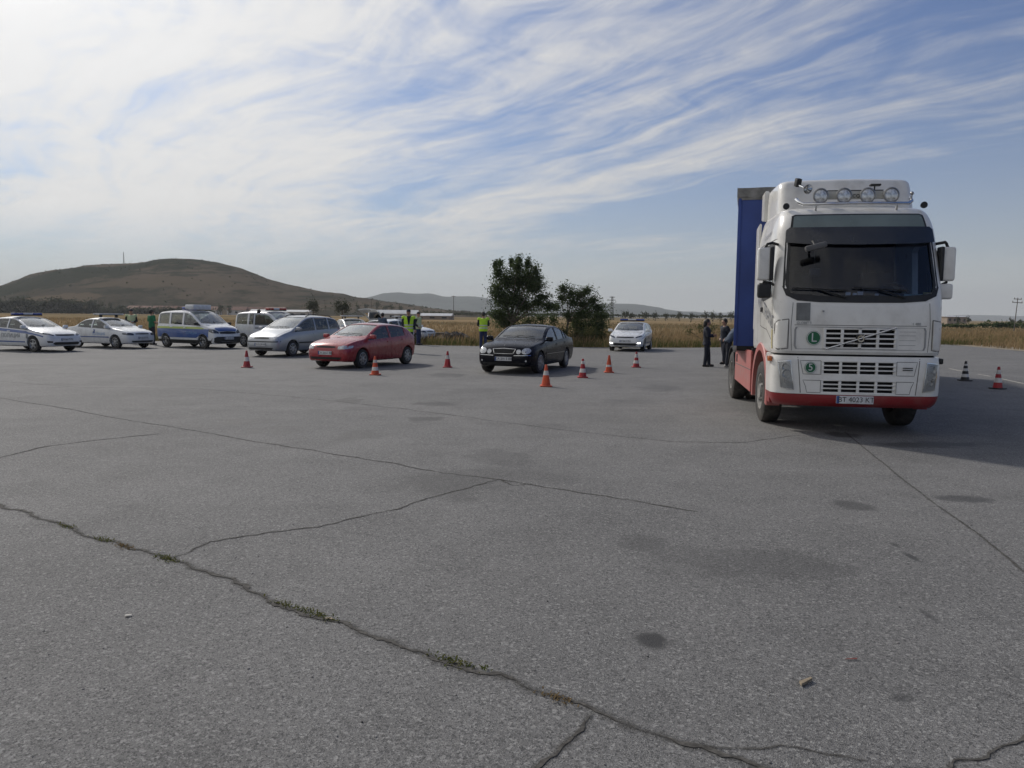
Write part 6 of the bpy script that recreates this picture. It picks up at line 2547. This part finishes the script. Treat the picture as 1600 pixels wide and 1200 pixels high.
# scrub on the hill: ridge and slope
hb = BVHTree.FromObject(hill_near, bpy.context.evaluated_depsgraph_get())
r = np.random.default_rng(77)
BL = []
for _ in range(7000):
    x, y = r.uniform(-640, -30), r.uniform(590, 960)
    l_, nn_, _, _ = hb.ray_cast(Vector((x, y, 300)), Vector((0, 0, -1)), 400)
    if l_ is None or l_.z < 1:
        continue
    den = mnoise.noise((x * .008, y * .008, 1)) + .6 * mnoise.noise((x * .03, y * .03, 4))
    if den < r.uniform(-.45, .6):
        continue
    s_ = .3 + 1.0 * r.random() ** 3
    BL.append((x, y, l_.z + s_ * .35, s_ * 1.3, s_ * 1.3, s_ * .55))
o = ob('hill_scrub', leaf_cloud(BL, 3, 1.5, (0, 0, .3), 78, .8), m_fleaf)
tag(o, 'scrub and small bushes dotted over the hill', 'scrub', kind='stuff')

m_wallw = mat('far_white_wall', (.58, .56, .52), .8, var=.15, scale=.4)
m_wallb = mat('far_brown_wall', (.30, .24, .19), .8, var=.15, scale=.4)
m_roofr = mat('far_tile_roof', (.24, .115, .075), .85, var=.2, scale=1)
m_roofg = mat('far_sheet_roof', (.50, .51, .52), .5, var=.12, scale=.4)
m_win = mat('far_window', (.03, .035, .04), .2)


def house(name, label, px, Y, wd, dp, hw_, hr, yaw, wall, roof, cat='house', group=None, wins=0):
    X = (px - 800) / 1200 * Y
    root = empty(name, (X, Y, 0), yaw)
    tag(root, label, cat, group)
    bm = nb()
    box(bm, (0, 0, hw_ / 2 - .2), (wd, dp, hw_ + .4))
    wl = ob('wall', bm, wall, root)
    bm = nb()
    prism(bm, [(-dp / 2 - .4, hw_), (dp / 2 + .4, hw_), (0, hw_ + hr)], -wd / 2 - .4, wd / 2 + .4, 'x')
    ob('roof', bm, roof, root)
    for i in range(wins):
        bm = nb()
        box(bm, (-wd / 2 + (i + .5) * wd / wins, -dp / 2, hw_ * .55), (wd / wins * .4, .1, hw_ * .38))
        ob('window', bm, m_win, root)


for i, (px, Y, wd, col_, rf) in enumerate(sorted([(236, 560, 12, m_wallw, m_roofr), (262, 545, 15, m_wallw, m_roofr), (288, 560, 10, m_wallb, m_roofr), (308, 540, 14, m_wallw, m_roofr), (332, 555, 11, m_wallw, m_roofr), (372, 550, 13, m_wallw, m_roofr), (402, 560, 12, m_wallw, m_roofr), (432, 545, 16, m_wallb, m_roofr), (212, 570, 10, m_wallw, m_roofr)], key=lambda q: q[0])):
    house('house', 'small tile-roofed house below the hill, ' + ORD[i] + ' of the village', px, Y, wd, 8, 3.4, 2.6, -20 + 13 * (i % 4), col_, rf, 'house', 'village houses below the hill', 3)
house('shed', 'long pale shed with sheet roof behind the two vest men', 620, 250, 13, 7, 1.9, 1.2, 8, m_wallw, m_roofg, 'shed', None, 4)
house('shed', 'long low shed with pale sheet roof, right of the other pale shed', 668, 270, 17, 6, 1.3, .9, -6, m_wallb, m_roofg, 'shed', None, 4)
house('shed', 'long white shed left of the two round far trees', 440, 300, 22, 6, 2.2, .8, 4, m_wallw, m_roofg, 'shed', None, 5)
house('shed', 'flat brown building on the right horizon beside the lorry', 1484, 360, 9, 8, 3.2, .4, 0, m_wallb, m_roofg, 'shed', None, 4)
m_pole = mat('weathered_pole', (.17, .155, .14), .9, var=.2)


def pole(name, label, px, Y, h, r_, arms_=(), lean=0.0):
    X = (px - 800) / 1200 * Y
    root = empty(name, (X, Y, 0))
    root.rotation_euler = (0, R(lean), 0)
    tag(root, label, 'pole')
    bm = nb()
    cyl(bm, (0, 0, -.3), (0, 0, h), r_, r_ * .7, 8)
    ob('post', bm, m_pole, root)
    for (z, half) in arms_:
        bm = nb()
        box(bm, (0, 0, z), (half * 2, r_ * 1.3, r_ * 1.3))
        ob('crossarm', bm, m_pole, root)
        for s in (-.9, 0, .9):
            bm = nb()
            cyl(bm, (s * half, 0, z), (s * half, 0, z + .22), .05, .03, 6)
            ob('insulator', bm, m_pole, root)


pole('power_pole', 'leaning power pole with crossarms above the hedge at the right edge', 1581, 112, 5.0, .07, ((4.85, .55), (4.35, .75)), 3)
pole('power_pole', 'thin pole on the plain left of the tall tree', 708, 260, 8.2, .12, ((7.9, .7),))
pole('power_pole', 'thin pole between the two sheds', 580, 240, 6.5, .11, ((6.2, .7),))
pole('power_pole', 'thin pole above the silver minivan, between the round trees', 508, 210, 5.5, .09, ((5.2, .6),))
# lattice pylon and the mast on the hill
def lattice(name, label, X, Y, z0, h, w0, w1, r_, arms_):
    root = empty(name, (X, Y, z0))
    tag(root, label, 'mast')
    lv = 9
    for sx_ in (-1, 1):
        for sy_ in (-1, 1):
            bm = nb()
            cyl(bm, (sx_ * w0, sy_ * w0, -1), (sx_ * w1, sy_ * w1, h), r_, r_ * .7, 5)
            ob('leg', bm, M_STEELD, root)
    bm = nb()
    for i in range(lv):
        a, b = i / lv, (i + 1) / lv
        wa, wb = w0 + (w1 - w0) * a, w0 + (w1 - w0) * b
        for s in (1, -1):
            cyl(bm, (-wa, s * wa, h * a), (wb, s * wb, h * b), r_ * .5, seg=4)
            cyl(bm, (wa, s * wa, h * a), (-wb, s * wb, h * b), r_ * .5, seg=4)
            cyl(bm, (s * wa, -wa, h * a), (s * wb, wb, h * b), r_ * .5, seg=4)
    tag(ob('bracing', bm, M_STEELD, root), kind='stuff')
    for z, half in arms_:
        bm = nb()
        box(bm, (0, 0, z), (half * 2, r_ * 2.2, r_ * 2.2))
        ob('crossarm', bm, M_STEELD, root)


M_STEELD = mat('galvanised_lattice', (.16, .165, .17), .6, .3)
lattice('pylon', 'steel lattice pylon on the plain right of the small tree', 54.0, 420, 0, 12.6, .9, .35, .14, ((12.2, 1.5), (10.6, 1.9), (9.0, 1.5)))
l_, _, _, _ = hb.ray_cast(Vector((-444, 884, 400)), Vector((0, 0, -1)), 600)
lattice('radio_mast', 'thin radio mast on top of the hill', -444, 884, (l_.z if l_ else 55) - 1, 15.5, .35, .2, .12, ())

bpy.data.scenes.remove(TS)
